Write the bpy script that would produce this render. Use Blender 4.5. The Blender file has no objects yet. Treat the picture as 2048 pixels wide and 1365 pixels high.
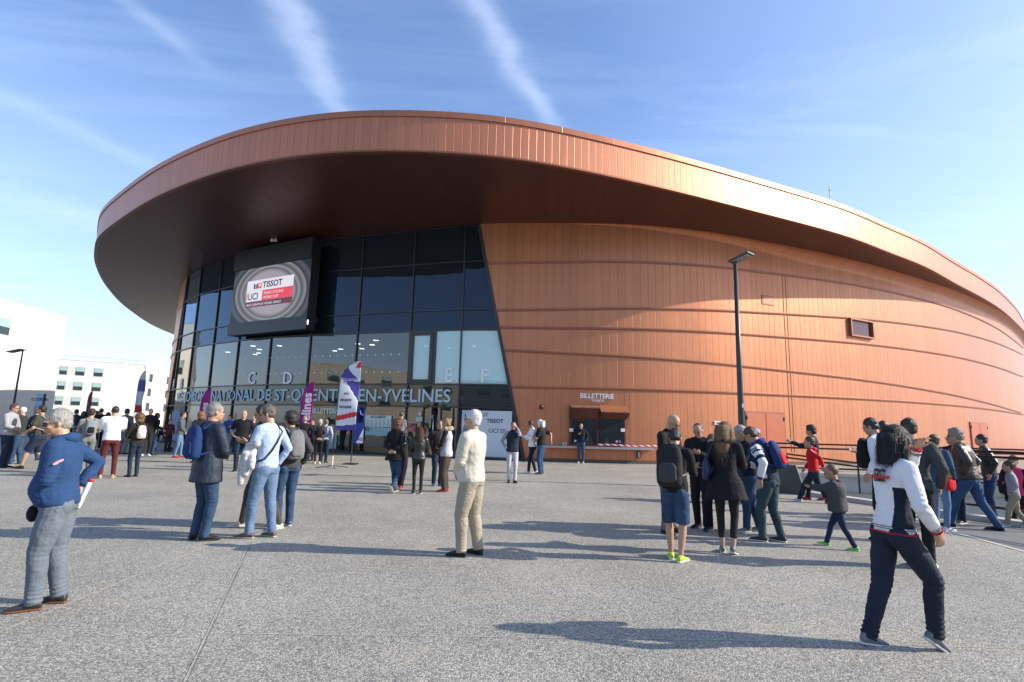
import bpy, bmesh, math, random
import numpy as np
from mathutils import Vector, Matrix
R = math.radians
scene = bpy.context.scene
col = scene.collection
# ---------------------------------------------------------------- camera
CH = 1.52; FPX = 1090.0; PIT = math.atan(175 / 1090.0); ROL = R(1.5)
cp, sp, cr, sr = math.cos(PIT), math.sin(PIT), math.cos(ROL), math.sin(ROL)
cam = bpy.data.objects.new('camera', bpy.data.cameras.new('camera')); col.objects.link(cam)
cam.data.sensor_width = 36; cam.data.lens = 36 * FPX / 2048; cam.data.clip_end = 3000; cam.data.clip_start = 0.05
fw = Vector((0, cp, sp)); r0 = Vector((1, 0, 0)); u0 = Vector((0, -sp, cp))
ra = r0 * cr + u0 * sr; ua = -r0 * sr + u0 * cr
M = Matrix((ra, ua, -fw)).transposed().to_4x4(); M.translation = Vector((0, 0, CH)); cam.matrix_world = M
scene.camera = cam
# ---------------------------------------------------------------- light
SEL, SAZ = R(28.0), R(4.0)
sd = Vector((math.cos(SEL) * math.cos(SAZ), -math.cos(SEL) * math.sin(SAZ), math.sin(SEL)))   # towards the sun
sl = bpy.data.lights.new('sun', 'SUN'); sl.energy = 4.5; sl.angle = R(0.55); sl.color = (1, .915, .78)
so = bpy.data.objects.new('sun', sl); col.objects.link(so); so.rotation_euler = sd.to_track_quat('Z', 'Y').to_euler()
so.location = (60, -10, 60)
w = bpy.data.worlds.new('World'); scene.world = w; w.use_nodes = True
scene.view_settings.view_transform = 'Standard'; scene.view_settings.look = 'None'
scene.view_settings.exposure = 0.62; scene.view_settings.gamma = 1
# ---------------------------------------------------------------- node helper
class NG:
    def __init__(s, nt): s.nt = nt; s.n = nt.nodes; s.l = nt.links
    def add(s, t, **k):
        x = s.n.new(t)
        for a, b in k.items():
            if a.startswith('i_'): x.inputs[a[2:].replace('_', ' ')].default_value = b
            else: setattr(x, a, b)
        return x
    def k(s, a, b): s.l.new(a, b)
    def m(s, op, a, b=None, c=None):
        x = s.n.new('ShaderNodeMath'); x.operation = op
        for i, v in enumerate((a, b, c)):
            if v is None: continue
            if hasattr(v, 'is_linked'): s.l.new(v, x.inputs[i])
            else: x.inputs[i].default_value = v
        return x.outputs[0]
    def mix(s, f, a, b, mode='MIX'):
        x = s.n.new('ShaderNodeMix'); x.data_type = 'RGBA'; x.blend_type = mode
        for i, v in ((0, f), (6, a), (7, b)):
            if hasattr(v, 'is_linked'): s.l.new(v, x.inputs[i])
            else: x.inputs[i].default_value = v if i == 0 else (*v[:3], 1)
        return x.outputs[2]
    def ramp(s, f, pts, interp='LINEAR'):
        x = s.n.new('ShaderNodeValToRGB'); x.color_ramp.interpolation = interp
        e = x.color_ramp.elements
        while len(e) < len(pts): e.new(.5)
        for q, (p, c) in zip(e, pts): q.position = p; q.color = (*c[:3], 1) if hasattr(c, '__len__') else (c, c, c, 1)
        s.l.new(f, x.inputs[0]); return x.outputs[0]
    def noise(s, vec, scale, detail=4, rough=.55, dist=0):
        x = s.n.new('ShaderNodeTexNoise'); x.inputs['Scale'].default_value = scale; x.inputs['Detail'].default_value = detail
        x.inputs['Roughness'].default_value = rough; x.inputs['Distortion'].default_value = dist
        if vec is not None: s.l.new(vec, x.inputs['Vector'])
        return x.outputs['Fac']
# sky: physical sky + thin cirrus and two old contrails, laid out on the cloud plane
g = NG(w.node_tree); bg = g.n['Background']; bg.inputs[1].default_value = 0.15
sky = g.add('ShaderNodeTexSky', sky_type='NISHITA', sun_disc=False, sun_elevation=SEL, sun_rotation=R(90) + SAZ,
            altitude=100, air_density=1.1, dust_density=.7, ozone_density=3.0)
tc = g.add('ShaderNodeTexCoord'); sx = g.add('ShaderNodeSeparateXYZ'); g.k(tc.outputs['Generated'], sx.inputs[0])
zz = g.m('MAXIMUM', sx.outputs[2], 0.04); PX = g.m('DIVIDE', sx.outputs[0], zz); PY = g.m('DIVIDE', sx.outputs[1], zz)
cb = g.add('ShaderNodeCombineXYZ'); g.k(PX, cb.inputs[0]); g.k(PY, cb.inputs[1])
mp = g.add('ShaderNodeMapping'); mp.inputs['Rotation'].default_value = (0, 0, R(-62)); mp.inputs['Scale'].default_value = (.5, 2.6, 1)
g.k(cb.outputs[0], mp.inputs[0])
n1 = g.noise(mp.outputs[0], 1.1, 7, .62, 1.3); n2 = g.noise(cb.outputs[0], .7, 3)
cir = g.m('MULTIPLY', g.ramp(n1, [(.46, 0), (.78, 1)]), g.ramp(n2, [(.35, .15), (.7, 1)]))
nw = g.noise(cb.outputs[0], 3.0, 5, .6)
def trail(x0, y0, x1, y1, wd, amp):
    L = math.hypot(x1 - x0, y1 - y0); ex, ey = (x1 - x0) / L, (y1 - y0) / L
    qx = g.m('SUBTRACT', PX, x0); qy = g.m('SUBTRACT', PY, y0)
    al = g.m('ADD', g.m('MULTIPLY', qx, ex), g.m('MULTIPLY', qy, ey))
    ac = g.m('ADD', g.m('MULTIPLY', qx, -ey), g.m('MULTIPLY', qy, ex))
    ac = g.m('ADD', ac, g.m('MULTIPLY', g.m('SUBTRACT', nw, .5), wd * 3.6))
    a = g.m('DIVIDE', ac, wd); a = g.m('EXPONENT', g.m('MULTIPLY', g.m('MULTIPLY', a, a), -1))
    t = g.m('DIVIDE', g.m('SUBTRACT', al, L / 2), L * .5); t = g.m('MULTIPLY', t, t); t = g.m('EXPONENT', g.m('MULTIPLY', g.m('MULTIPLY', t, t), -1))
    return g.m('MULTIPLY', g.m('MULTIPLY', a, t), g.m('MULTIPLY', g.m('ADD', nw, .25), amp))
TR = [trail(-.60, .9, -.56, 1.78, .050, .36), trail(-.20, .95, .15, 1.75, .036, .36), trail(-1.0, 1.0, -.89, 1.42, .03, .18), trail(-1.72, 1.4, -1.36, 2.3, .07, .13), trail(-2.6, 2.2, -1.5, 3.4, .16, .15)]
c = cir
c = g.m('MULTIPLY', c, .26)
for t in TR: c = g.m('ADD', c, t)
hz = g.ramp(sx.outputs[2], [(.02, .42), (.22, .24), (.55, .02)])
sd_dot = g.m('ADD', g.m('MULTIPLY', sx.outputs[0], sd.x), g.m('ADD', g.m('MULTIPLY', sx.outputs[1], sd.y), g.m('MULTIPLY', sx.outputs[2], sd.z)))
hz = g.m('ADD', hz, g.ramp(sd_dot, [(.35, 0), (.70, .14), (.97, .5)]))
c = g.m('MINIMUM', g.m('ADD', c, hz), .85)
tint = g.mix(1.0, sky.outputs[0], (.95, 1.0, 1.14), 'MULTIPLY')
fin = g.mix(c, tint, (4.7, 5.5, 7.2)); g.k(fin, bg.inputs[0])
# ---------------------------------------------------------------- placing helpers (rays of the surveyed view)
def ray(px, py):
    u = px - 1024; v = 682.5 - py
    a = u * cr - v * sr; b = u * sr + v * cr
    return Vector((a / FPX, cp - b / FPX * sp, sp + b / FPX * cp))
def at_z(px, py, z=0.0):
    d = ray(px, py); return Vector((0, 0, CH)) + d * ((z - CH) / d.z)
def at_y(px, py, y):
    d = ray(px, py); return Vector((0, 0, CH)) + d * (y / d.y)
def z_over(px, py, P):      # height above point P (ground) of image row py
    y = P.y; d = ray(px, py); return CH + d.z * (y / d.y)
# ---------------------------------------------------------------- materials
MATS = {}
def mat(name, colr, rough=.6, metal=0, spec=.5, bump=0, bscale=40, var=0, vscale=8, coat=0):
    if name in MATS: return MATS[name]
    m = bpy.data.materials.new(name); m.use_nodes = True; MATS[name] = m
    g = NG(m.node_tree); b = g.n['Principled BSDF']
    b.inputs['Base Color'].default_value = (*colr, 1); b.inputs['Roughness'].default_value = rough
    b.inputs['Metallic'].default_value = metal; b.inputs['Specular IOR Level'].default_value = spec
    if coat: b.inputs['Coat Weight'].default_value = coat; b.inputs['Coat Roughness'].default_value = .08
    if bump or var:
        t = g.add('ShaderNodeTexCoord')
        if var:
            n = g.noise(t.outputs['Object'], vscale, 5)
            lo = tuple(v * (1 - var) for v in colr); hi = tuple(min(1, v * (1 + var)) for v in colr)
            g.k(g.ramp(n, [(.3, lo), (.7, hi)]), b.inputs['Base Color'])
        if bump:
            n = g.noise(t.outputs['Object'], bscale, 3)
            bp = g.add('ShaderNodeBump'); bp.inputs['Strength'].default_value = bump; bp.inputs['Distance'].default_value = .01
            g.k(n, bp.inputs['Height']); g.k(bp.outputs[0], b.inputs['Normal'])
    return m
def emis(name, colr, s):
    if name in MATS: return MATS[name]
    m = bpy.data.materials.new(name); m.use_nodes = True; MATS[name] = m
    b = m.node_tree.nodes['Principled BSDF']; b.inputs['Base Color'].default_value = (0, 0, 0, 1)
    b.inputs['Emission Color'].default_value = (*colr, 1); b.inputs['Emission Strength'].default_value = s; b.inputs['Roughness'].default_value = .25
    return m
def copper(name, colr, pitch, seam_bright=False, metal=.55, rough=.42):
    m = bpy.data.materials.new(name); m.use_nodes = True; g = NG(m.node_tree); b = g.n['Principled BSDF']
    uv = g.add('ShaderNodeUVMap'); s = g.add('ShaderNodeSeparateXYZ'); g.k(uv.outputs[0], s.inputs[0])
    q = g.m('DIVIDE', s.outputs[0], pitch); fl = g.m('FLOOR', q); fr = g.m('FRACT', q)
    wn = g.add('ShaderNodeTexWhiteNoise', noise_dimensions='1D'); g.k(fl, wn.inputs['W'])
    dd = g.m('MINIMUM', fr, g.m('SUBTRACT', 1, fr)); dd = g.m('MULTIPLY', dd, pitch)       # metres from a seam
    seam = g.ramp(g.m('DIVIDE', dd, .03), [(.25, 0), (.6, 1)])
    tcx = g.add('ShaderNodeTexCoord'); nz = g.noise(tcx.outputs['Object'], .35, 4); nf = g.noise(tcx.outputs['Object'], 3, 5)
    v = g.m('ADD', g.m('MULTIPLY', wn.outputs['Value'], .13), g.m('ADD', g.m('MULTIPLY', nz, .20), g.m('MULTIPLY', nf, .08)))
    v = g.m('ADD', v, .84)
    base = g.mix(1, colr, (1, 1, 1), 'MULTIPLY')
    cmb = g.add('ShaderNodeCombineColor'); [g.k(v, cmb.inputs[i]) for i in range(3)]
    c1 = g.mix(1, base, cmb.outputs[0], 'MULTIPLY')
    c2 = g.mix(seam, tuple(x * .70 for x in colr), c1); g.k(c2, b.inputs['Base Color'])
    b.inputs['Metallic'].default_value = metal
    g.k(g.m('ADD', g.m('MULTIPLY', nf, .14), rough - .07), b.inputs['Roughness'])
    b.inputs['Coat Weight'].default_value = .10; b.inputs['Coat Roughness'].default_value = .22
    # panels sit at slightly different angles and have soft edges
    h = g.m('ADD', g.m('MULTIPLY', seam, .006), g.m('MULTIPLY', g.m('MULTIPLY', fr, g.m('SUBTRACT', wn.outputs['Value'], .5)), .006))
    h = g.m('ADD', h, g.m('MULTIPLY', g.noise(tcx.outputs['Object'], .9, 2), .007))
    bp = g.add('ShaderNodeBump'); bp.inputs['Strength'].default_value = .9; bp.inputs['Distance'].default_value = 1
    g.k(h, bp.inputs['Height']); g.k(bp.outputs[0], b.inputs['Normal'])
    return m
# ---------------------------------------------------------------- mesh helpers
def tag(o, label=None, cat=None, group=None, kind=None):
    if label: o['label'] = label
    if cat: o['category'] = cat
    if group: o['group'] = group
    if kind: o['kind'] = kind
    return o
def empty(name, loc=(0, 0, 0), rz=0, label=None, cat=None, group=None):
    o = bpy.data.objects.new(name, None); col.objects.link(o); o.location = loc; o.rotation_euler = (0, 0, rz); o.empty_display_size = .3
    return tag(o, label, cat, group)
class MB:
    def __init__(s): s.v = []; s.f = []; s.uv = []; s.hasuv = False
    def quad(s, pts, uvs=None):
        i = len(s.v); s.v += [tuple(p) for p in pts]; s.f.append(tuple(range(i, i + len(pts))))
        s.uv.append(uvs); s.hasuv |= uvs is not None; return s
    def box(s, cx, cy, cz, sx, sy, sz, rz=0, mtx=None):
        i = len(s.v); c, n = math.cos(rz), math.sin(rz)
        for dx in (-.5, .5):
            for dy in (-.5, .5):
                for dz in (-.5, .5):
                    x, y, z = dx * sx, dy * sy, dz * sz; p = Vector((cx + x * c - y * n, cy + x * n + y * c, cz + z))
                    s.v.append(tuple(mtx @ p) if mtx else tuple(p))
        for f in ((0, 1, 3, 2), (4, 6, 7, 5), (0, 4, 5, 1), (2, 3, 7, 6), (0, 2, 6, 4), (1, 5, 7, 3)):
            s.f.append(tuple(i + k for k in f)); s.uv.append(None)
        return s
    def tube(s, pts, rad, n=10, caps=True, flat=1.0):
        pts = [Vector(p) for p in pts]; k0 = len(s.v); rad = rad if hasattr(rad, '__len__') else [rad] * len(pts)
        for j, p in enumerate(pts):
            d = (pts[min(j + 1, len(pts) - 1)] - pts[max(j - 1, 0)]).normalized()
            a = Vector((0, 0, 1)) if abs(d.z) < .9 else Vector((1, 0, 0)); x = d.cross(a).normalized(); y = d.cross(x)
            for t in range(n):
                an = 2 * math.pi * t / n; s.v.append(tuple(p + x * (math.cos(an) * rad[j]) + y * (math.sin(an) * rad[j] * flat)))
        for j in range(len(pts) - 1):
            for t in range(n):
                a = k0 + j * n + t; b = k0 + j * n + (t + 1) % n; s.f.append((a, b, b + n, a + n)); s.uv.append(None)
        if caps:
            s.f.append(tuple(k0 + t for t in range(n))[::-1]); s.uv.append(None); e = k0 + (len(pts) - 1) * n
            s.f.append(tuple(e + t for t in range(n))); s.uv.append(None)
        return s
    def ball(s, c, r, n=10, m=7):
        k0 = len(s.v); r = r if hasattr(r, '__len__') else (r, r, r)
        for j in range(m + 1):
            ph = math.pi * j / m
            for t in range(n):
                an = 2 * math.pi * t / n
                s.v.append((c[0] + r[0] * math.sin(ph) * math.cos(an), c[1] + r[1] * math.sin(ph) * math.sin(an), c[2] + r[2] * math.cos(ph)))
        for j in range(m):
            for t in range(n):
                a = k0 + j * n + t; b = k0 + j * n + (t + 1) % n; s.f.append((a, a + n, b + n, b)); s.uv.append(None)
        return s
    def build(s, name, m, parent=None, smooth=False, bevel=0, mtx=None):
        me = bpy.data.meshes.new(name); me.from_pydata([tuple(mtx @ Vector(v)) for v in s.v] if mtx else s.v, [], s.f)
        if s.hasuv:
            ul = me.uv_layers.new(name='UVMap'); k = 0
            for f, u in zip(s.f, s.uv):
                for q in range(len(f)): ul.data[k].uv = u[q] if u else (0, 0); k += 1
        me.materials.append(m)
        if smooth: me.polygons.foreach_set('use_smooth', [True] * len(me.polygons))
        me.update(); o = bpy.data.objects.new(name, me); col.objects.link(o)
        if parent: o.parent = parent
        if bevel:
            md = o.modifiers.new('b', 'BEVEL'); md.width = bevel; md.segments = 2; md.limit_method = 'ANGLE'
        return o
def text_mesh(txt, size, ext=.01, align='CENTER', bold=0, spacing=1.0):
    cu = bpy.data.curves.new('t', 'FONT'); cu.body = txt; cu.size = size; cu.extrude = ext; cu.align_x = align; cu.offset = bold; cu.space_character = spacing
    cu.resolution_u = 3
    o = bpy.data.objects.new('t', cu); col.objects.link(o); bpy.context.view_layer.update()
    me = bpy.data.meshes.new_from_object(o.evaluated_get(bpy.context.evaluated_depsgraph_get()))
    bpy.data.objects.remove(o); bpy.data.curves.remove(cu); return me
def place_text(name, txt, size, fn, m, parent, ext=.01, align='CENTER', bold=0, spacing=1.0, sx=1.0):
    """fn maps (x, y, z_out) of the lettering to a point of the surface it is fixed to"""
    me = text_mesh(txt, size, ext, align, bold, spacing)
    for v in me.vertices: v.co = fn(v.co.x * sx, v.co.y, v.co.z)
    me.materials.clear(); me.materials.append(m); me.name = name
    o = bpy.data.objects.new(name, me); col.objects.link(o)
    if parent: o.parent = parent
    return o
# ---------------------------------------------------------------- plan curves of the velodrome
def dense(P, step=.4):
    P = [Vector((a, b)) for a, b in P]; P = [P[0] * 2 - P[1]] + P + [P[-1] * 2 - P[-2]]; out = []
    for i in range(1, len(P) - 2):
        p0, p1, p2, p3 = P[i - 1:i + 3]; n = max(2, int((p2 - p1).length / step))
        for k in range(n):
            t = k / n
            out.append(.5 * ((2 * p1) + (-p0 + p2) * t + (2 * p0 - 5 * p1 + 4 * p2 - p3) * t * t + (-p0 + 3 * p1 - 3 * p2 + p3) * t ** 3))
    out.append(P[-2]); return out
def smooth(L, it):
    for _ in range(it): L = [L[0]] + [(L[i - 1] + 2 * L[i] + L[i + 1]) / 4 for i in range(1, len(L) - 1)] + [L[-1]]
    return L
WL = smooth(dense([(-33, 100), (-35.8, 80), (-35.6, 68), (-33.3, 56), (-30.4, 49.2), (-27.6, 44.0), (-25.9, 41.4), (-23.8, 38.8), (-21.5, 36.5), (-19.15, 34.75), (-16.7, 33), (-14.05, 31.45),
    (-11.25, 30.15), (-8.36, 29.16), (-5.3, 28.1), (-1.9, 27.1), (1.8, 26.75), (5.8, 26.7), (10, 27.6), (13.5, 29), (17.2, 30.6), (21.5, 32.6), (26.8, 35.5), (33, 39.3), (41.6, 45.6), (51.5, 54.3), (62, 65), (76, 82), (86, 104)]), 6)
RL = smooth(dense([(-38, 108), (-43, 80), (-41.6, 64.4), (-37.4, 52.2), (-33, 43.2), (-29, 36.6), (-26.5, 33.2), (-24.5, 30.8), (-21.1, 27.8), (-16.9, 24.5), (-12.3, 21.7), (-8.7, 20.3), (-6.2, 19.8), (-3, 19.7),
    (.5, 20.2), (5.8, 22.1), (11.5, 24.6), (17.2, 27.3), (21.3, 29.8), (25.3, 32.3), (30, 35.8), (36, 40.2), (41.8, 44.9), (50, 52.3), (60.5, 63), (75.5, 81), (86.5, 104)]), 10)
class Curve:
    def __init__(s, L):
        s.p = np.array([(v.x, v.y) for v in L]); d = np.hypot(*np.diff(s.p, axis=0).T); s.s = np.r_[0, np.cumsum(d)]; s.L = s.s[-1]
        s.i0 = 0
        s.off = s.s[np.argmin(np.hypot(s.p[:, 0] + 1.9, s.p[:, 1] - 27.1))] if True else 0
    def at(s, a):
        a = a + s.off; return Vector((float(np.interp(a, s.s, s.p[:, 0])), float(np.interp(a, s.s, s.p[:, 1]))))
    def nrm(s, a):
        t = (s.at(a + .3) - s.at(a - .3)).normalized(); return Vector((t.y, -t.x))
    def pt(s, a, z, out=0.0):
        p = s.at(a) + s.nrm(a) * out; return Vector((p.x, p.y, z))
    def hit(s, px, py):
        d = ray(px, py); best = None; P = s.p
        for i in range(len(P) - 1):
            a, b = P[i], P[i + 1]; e = b - a; den = d.x * (-e[1]) + e[0] * d.y
            if abs(den) < 1e-9: continue
            t = (-a[0] * e[1] + e[0] * a[1]) / den; u = (d.x * a[1] - d.y * a[0]) / den
            if 0 <= u <= 1 and t > 0 and (best is None or t < best[0]): best = (t, s.s[i] + u * np.hypot(*e) - s.off, CH + d.z * t)
        return (best[1], best[2]) if best else None
W_ = Curve(WL); R_ = Curve(RL)
ZB, ZT = 12.0, 13.72
# ================================================================ the velodrome
velo = empty('velodrome', (0, 30, 0), 0, 'huge round velodrome clad in copper coloured panels with a wide overhanging roof rim', 'velodrome')
def VB(mb, name, m, parent=velo, **k):
    o = mb.build(name, m, None, **k); o.parent = parent; o.matrix_parent_inverse = Matrix.Translation((0, -30, 0)) if parent == velo else Matrix.Identity(4); return o
def vpar(o, parent=velo):
    o.parent = parent
    if parent == velo: o.matrix_parent_inverse = Matrix.Translation((0, -30, 0))
    return o
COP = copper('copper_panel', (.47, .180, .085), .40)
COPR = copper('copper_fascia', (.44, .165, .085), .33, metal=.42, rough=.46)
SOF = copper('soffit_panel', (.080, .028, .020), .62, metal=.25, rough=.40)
DARK = mat('dark_frame', (.018, .020, .024), .35)
TRIM = mat('copper_trim', (.26, .10, .06), .4, .5)
# opening between the copper walls: slanted ends (s as a function of z)
sRt, sRb = W_.hit(957, 450)[0], W_.hit(1048, 922)[0]
sLt, sLb = W_.hit(376, 566)[0], W_.hit(329, 866)[0]
SR = lambda z: sRb + (sRt - sRb) * z / 12
SL = lambda z: sLb + (sLt - sLb) * z / 12
S0, S1 = -W_.off + .5, W_.L - W_.off - .5
def fil(s): return max(.02, min(1.0, (s - 4) / 16)) * .6      # cove radius between wall and soffit on the right
def wallmesh(sa, sb, n, name, cove=False):
    mb = MB(); zs = [-.1, .12, 2.2, 3.6, 5, 6.4, 7.45, 10, 11, 12] if not cove else [-.1, 2.2, 3.6, 5, 6.4, 7.45, 10, 11]
    def S(z, t): a, b = (sa(min(max(z, 0), 12)), sb(min(max(z, 0), 12))); return a + (b - a) * t
    cols = []
    for i in range(n + 1):
        t = i / n; t = t if not cove else t ** 1.5; c = [(W_.pt(S(z, t), z), S(z, t), z) for z in zs]
        if cove:
            s12 = S(12, t); r = fil(s12)
            for k in range(7):
                a = math.pi / 2 * k / 6; c.append((W_.pt(s12, 12 - r + r * math.sin(a), r * (1 - math.cos(a))), s12, 12 - r + r * math.sin(a)))
        cols.append(c)
    for i in range(n):
        for j in range(len(cols[0]) - 1):
            q = [cols[i][j], cols[i + 1][j], cols[i + 1][j + 1], cols[i][j + 1]]
            mb.quad([x[0] for x in q], [(x[1], x[2]) for x in q])
    o = VB(mb, name, COP)
    bm = bmesh.new(); bm.from_mesh(o.data); bmesh.ops.remove_doubles(bm, verts=bm.verts, dist=.0005); bm.to_mesh(o.data); bm.free()
    o.data.polygons.foreach_set('use_smooth', [True] * len(o.data.polygons)); return o
wallmesh(lambda z: SR(z) + .02, lambda z: S1, 260, 'wall', True)
wallmesh(lambda z: S0, lambda z: SL(z) - .02, 90, 'wall')
# soffit and rim (fascia), roof behind
mb = MB(); N = 260; fr = []
for i in range(N + 1):
    t = i / N; sw = S0 + (S1 - S0) * t
    p = W_.at(sw); r = fil(sw) * .97 if sw > SR(12) else 0
    # matching rim point: nearest in direction of the wall normal
    d = R_.p - np.array([p.x, p.y]); n_ = W_.nrm(sw); tt = np.array([-n_.y, n_.x]); k = np.argmin(np.abs(d @ tt) + 1000 * ((d @ np.array([n_.x, n_.y])) < -1))
    fr.append((W_.pt(sw, 12, r - .05 if r == 0 else r), k))
kk = np.maximum.accumulate([k for _, k in fr])
rows = []
for (a, _), k in zip(fr, kk):
    b = Vector((R_.p[k][0], R_.p[k][1], ZB)); rows.append([(a.lerp(b, q / 6), len(rows) * (S1 - S0) / N, q) for q in range(7)])
for i in range(N):
    for q in range(6):
        z4 = [rows[i][q], rows[i][q + 1], rows[i + 1][q + 1], rows[i + 1][q]]; mb.quad([x[0] for x in z4], [(x[1], x[2]) for x in z4])
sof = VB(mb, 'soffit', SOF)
# soffit material: fine radial joints on a dark satin sheet
m = SOF; g = NG(m.node_tree)
s0, s1 = -R_.off + .2, R_.L - R_.off - .2; n = 420
mb = MB(); cap = MB(); lip = MB()
for i in range(n):
    a, b = s0 + (s1 - s0) * i / n, s0 + (s1 - s0) * (i + 1) / n
    mb.quad([R_.pt(a, ZB), R_.pt(b, ZB), R_.pt(b, ZT - .25), R_.pt(a, ZT - .25)], [(a, ZB), (b, ZB), (b, ZT - .25), (a, ZT - .25)])
    for (o0, z0), (o1, z1) in (((.0, ZT - .25), (.05, ZT - .25)), ((.05, ZT - .25), (.05, ZT)), ((.05, ZT), (-.5, ZT + .03))):
        cap.quad([R_.pt(a, z0, o0), R_.pt(b, z0, o0), R_.pt(b, z1, o1), R_.pt(a, z1, o1)], [(a, z0), (b, z0), (b, z1), (a, z1)])
    for (o0, z0), (o1, z1) in (((-.15, ZB - .003), (.03, ZB - .003)), ((.03, ZB - .003), (.03, ZB + .07)), ((.03, ZB + .07), (0, ZB + .07))):
        lip.quad([R_.pt(a, z0, o0), R_.pt(b, z0, o0), R_.pt(b, z1, o1), R_.pt(a, z1, o1)])
fas = VB(mb, 'roof_rim', COPR, smooth=True)
VB(cap, 'rim_cap', TRIM if False else copper('copper_cap', (.40, .15, .08), 2.4, metal=.6, rough=.4), fas, mtx=None).matrix_parent_inverse = Matrix.Identity(4)
VB(lip, 'drip_edge', TRIM, fas).matrix_parent_inverse = Matrix.Identity(4)
for o in list(fas.children): o.matrix_parent_inverse = Matrix.Identity(4)
mb = MB(); ctr = Vector((20, 70, ZT + 1.2)); pr = [Vector((R_.pt(s0 + (s1 - s0) * i / 120, 0, -.5).x, R_.pt(s0 + (s1 - s0) * i / 120, 0, -.5).y, ZT + .03)) for i in range(121)]
ins = [p.lerp(ctr, .25) + Vector((0, 0, .3)) for p in pr]
for i in range(120): mb.quad([pr[i], pr[i + 1], ins[i + 1], ins[i]]); mb.quad([ins[i], ins[i + 1], ctr])
mb.quad([pr[0], ins[0], ctr, ins[-1], pr[-1]])
VB(mb, 'roof', mat('roof_sheet', (.3, .3, .3), .6), smooth=True)
# rear enclosure so the hall is closed
a, b = W_.pt(S0, 0), W_.pt(S1, 0); mb = MB(); bk = Vector((25, 135, 0)); U = Vector((0, 0, 12))
for p, q in ((a, bk), (bk, b)): mb.quad([p, q, q + U, p + U], [(0, 0), ((q - p).length, 0), ((q - p).length, 12), (0, 12)])
VB(mb, 'rear_wall', COP)
# horizontal bands: height as traced along the wall
def band(pts, m=TRIM, hh=.12, dd=.065):
    ss = [p[0] for p in pts]; zs = [p[1] for p in pts]; n = int((ss[-1] - ss[0]) / .4) + 1; mb = MB()
    S = np.linspace(ss[0], ss[-1], n + 1); co = np.polyfit(ss, zs, min(4, len(ss) - 1)) if len(ss) > 3 else None
    Z = np.polyval(co, S) if co is not None else np.interp(S, ss, zs)
    for i in range(n):
        A = lambda z, o: W_.pt(S[i], Z[i] + z, o); B = lambda z, o: W_.pt(S[i + 1], Z[i + 1] + z, o)
        for (z0, o0), (z1, o1) in (((-hh / 2, 0), (-hh / 2, dd * .6)), ((-hh / 2, dd * .6), (hh / 2 - .05, dd)), ((hh / 2 - .05, dd), (hh / 2, dd)), ((hh / 2, dd), (hh / 2 + .02, 0))):
            mb.quad([A(z0, o0), B(z0, o0), B(z1, o1), A(z1, o1)])
    VB(mb, 'band', m)
BM = copper('copper_band', (.42, .155, .085), 3.0, metal=.4, rough=.45)
RIB = [[(978, 525), (1173, 526), (1290, 529), (1447, 537), (1559, 547), (1700, 567), (1800, 585), (1904, 621), (1967, 646), (2016, 669), (2046, 697)],
       [(994, 621), (1134, 619), (1290, 619), (1447, 623), (1561, 627), (1690, 636), (1800, 646), (1904, 662), (1967, 680), (2029, 701), (2046, 710)],
       [(1001, 656), (1134, 657), (1290, 660), (1447, 666), (1561, 675), (1690, 685), (1800, 696), (1904, 714), (1967, 727), (2046, 754)],
       [(1009, 702), (1130, 706), (1290, 717), (1464, 731), (1568, 742), (1690, 757), (1800, 771), (1904, 790), (1967, 805), (2041, 826)],
       [(1025, 775), (1156, 777), (1320, 781), (1400, 784.6), (1568, 791), (1690, 797.5), (1800, 803), (1907, 811.5), (1967, 818), (2046, 830)]]
for r_ in RIB:
    h = [W_.hit(*p) for p in r_]; h = [x for x in h if x]
    z0 = h[0][1]; s_ = SR(z0) + .05; h[0] = (s_, z0); band(h, BM)
for z in (10.0, 7.45, 6.4, 3.6, 2.5): band([(S0, z), (SL(z) - .05, z)], BM)
# vertical expansion joint, plinth
def vstrip(px, py0, py1, wd=.09, dep=.03, m=mat('joint_copper', (.50, .22, .12), .45, .4), name='joint_cover'):
    s = W_.hit(px, (py0 + py1) / 2)[0]; mb = MB(); z0, z1 = W_.hit(px, py1)[1], W_.hit(px, py0)[1]
    for d in (-.12, .12):
        c = W_.pt(s + d, (z0 + z1) / 2, dep / 2); n_ = W_.nrm(s); mb.box(c.x, c.y, c.z, wd * .3, dep * .5, z1 - z0, math.atan2(n_.y, n_.x) + math.pi / 2)
    VB(mb, name, m)
vstrip(1577, 552, 905); vstrip(1256, 783, 922, .03, .015)
mb = MB()
for i in range(200):
    a = sRb + .1 + (S1 - sRb - .1) * i / 200; b = sRb + .1 + (S1 - sRb - .1) * (i + 1) / 200
    for (z0, o0), (z1, o1) in (((-.1, .03), (.16, .03)), ((.16, .03), (.16, 0))): mb.quad([W_.pt(a, z0, o0), W_.pt(b, z0, o0), W_.pt(b, z1, o1), W_.pt(a, z1, o1)])
VB(mb, 'plinth', mat('plinth', (.10, .075, .06), .8))
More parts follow.
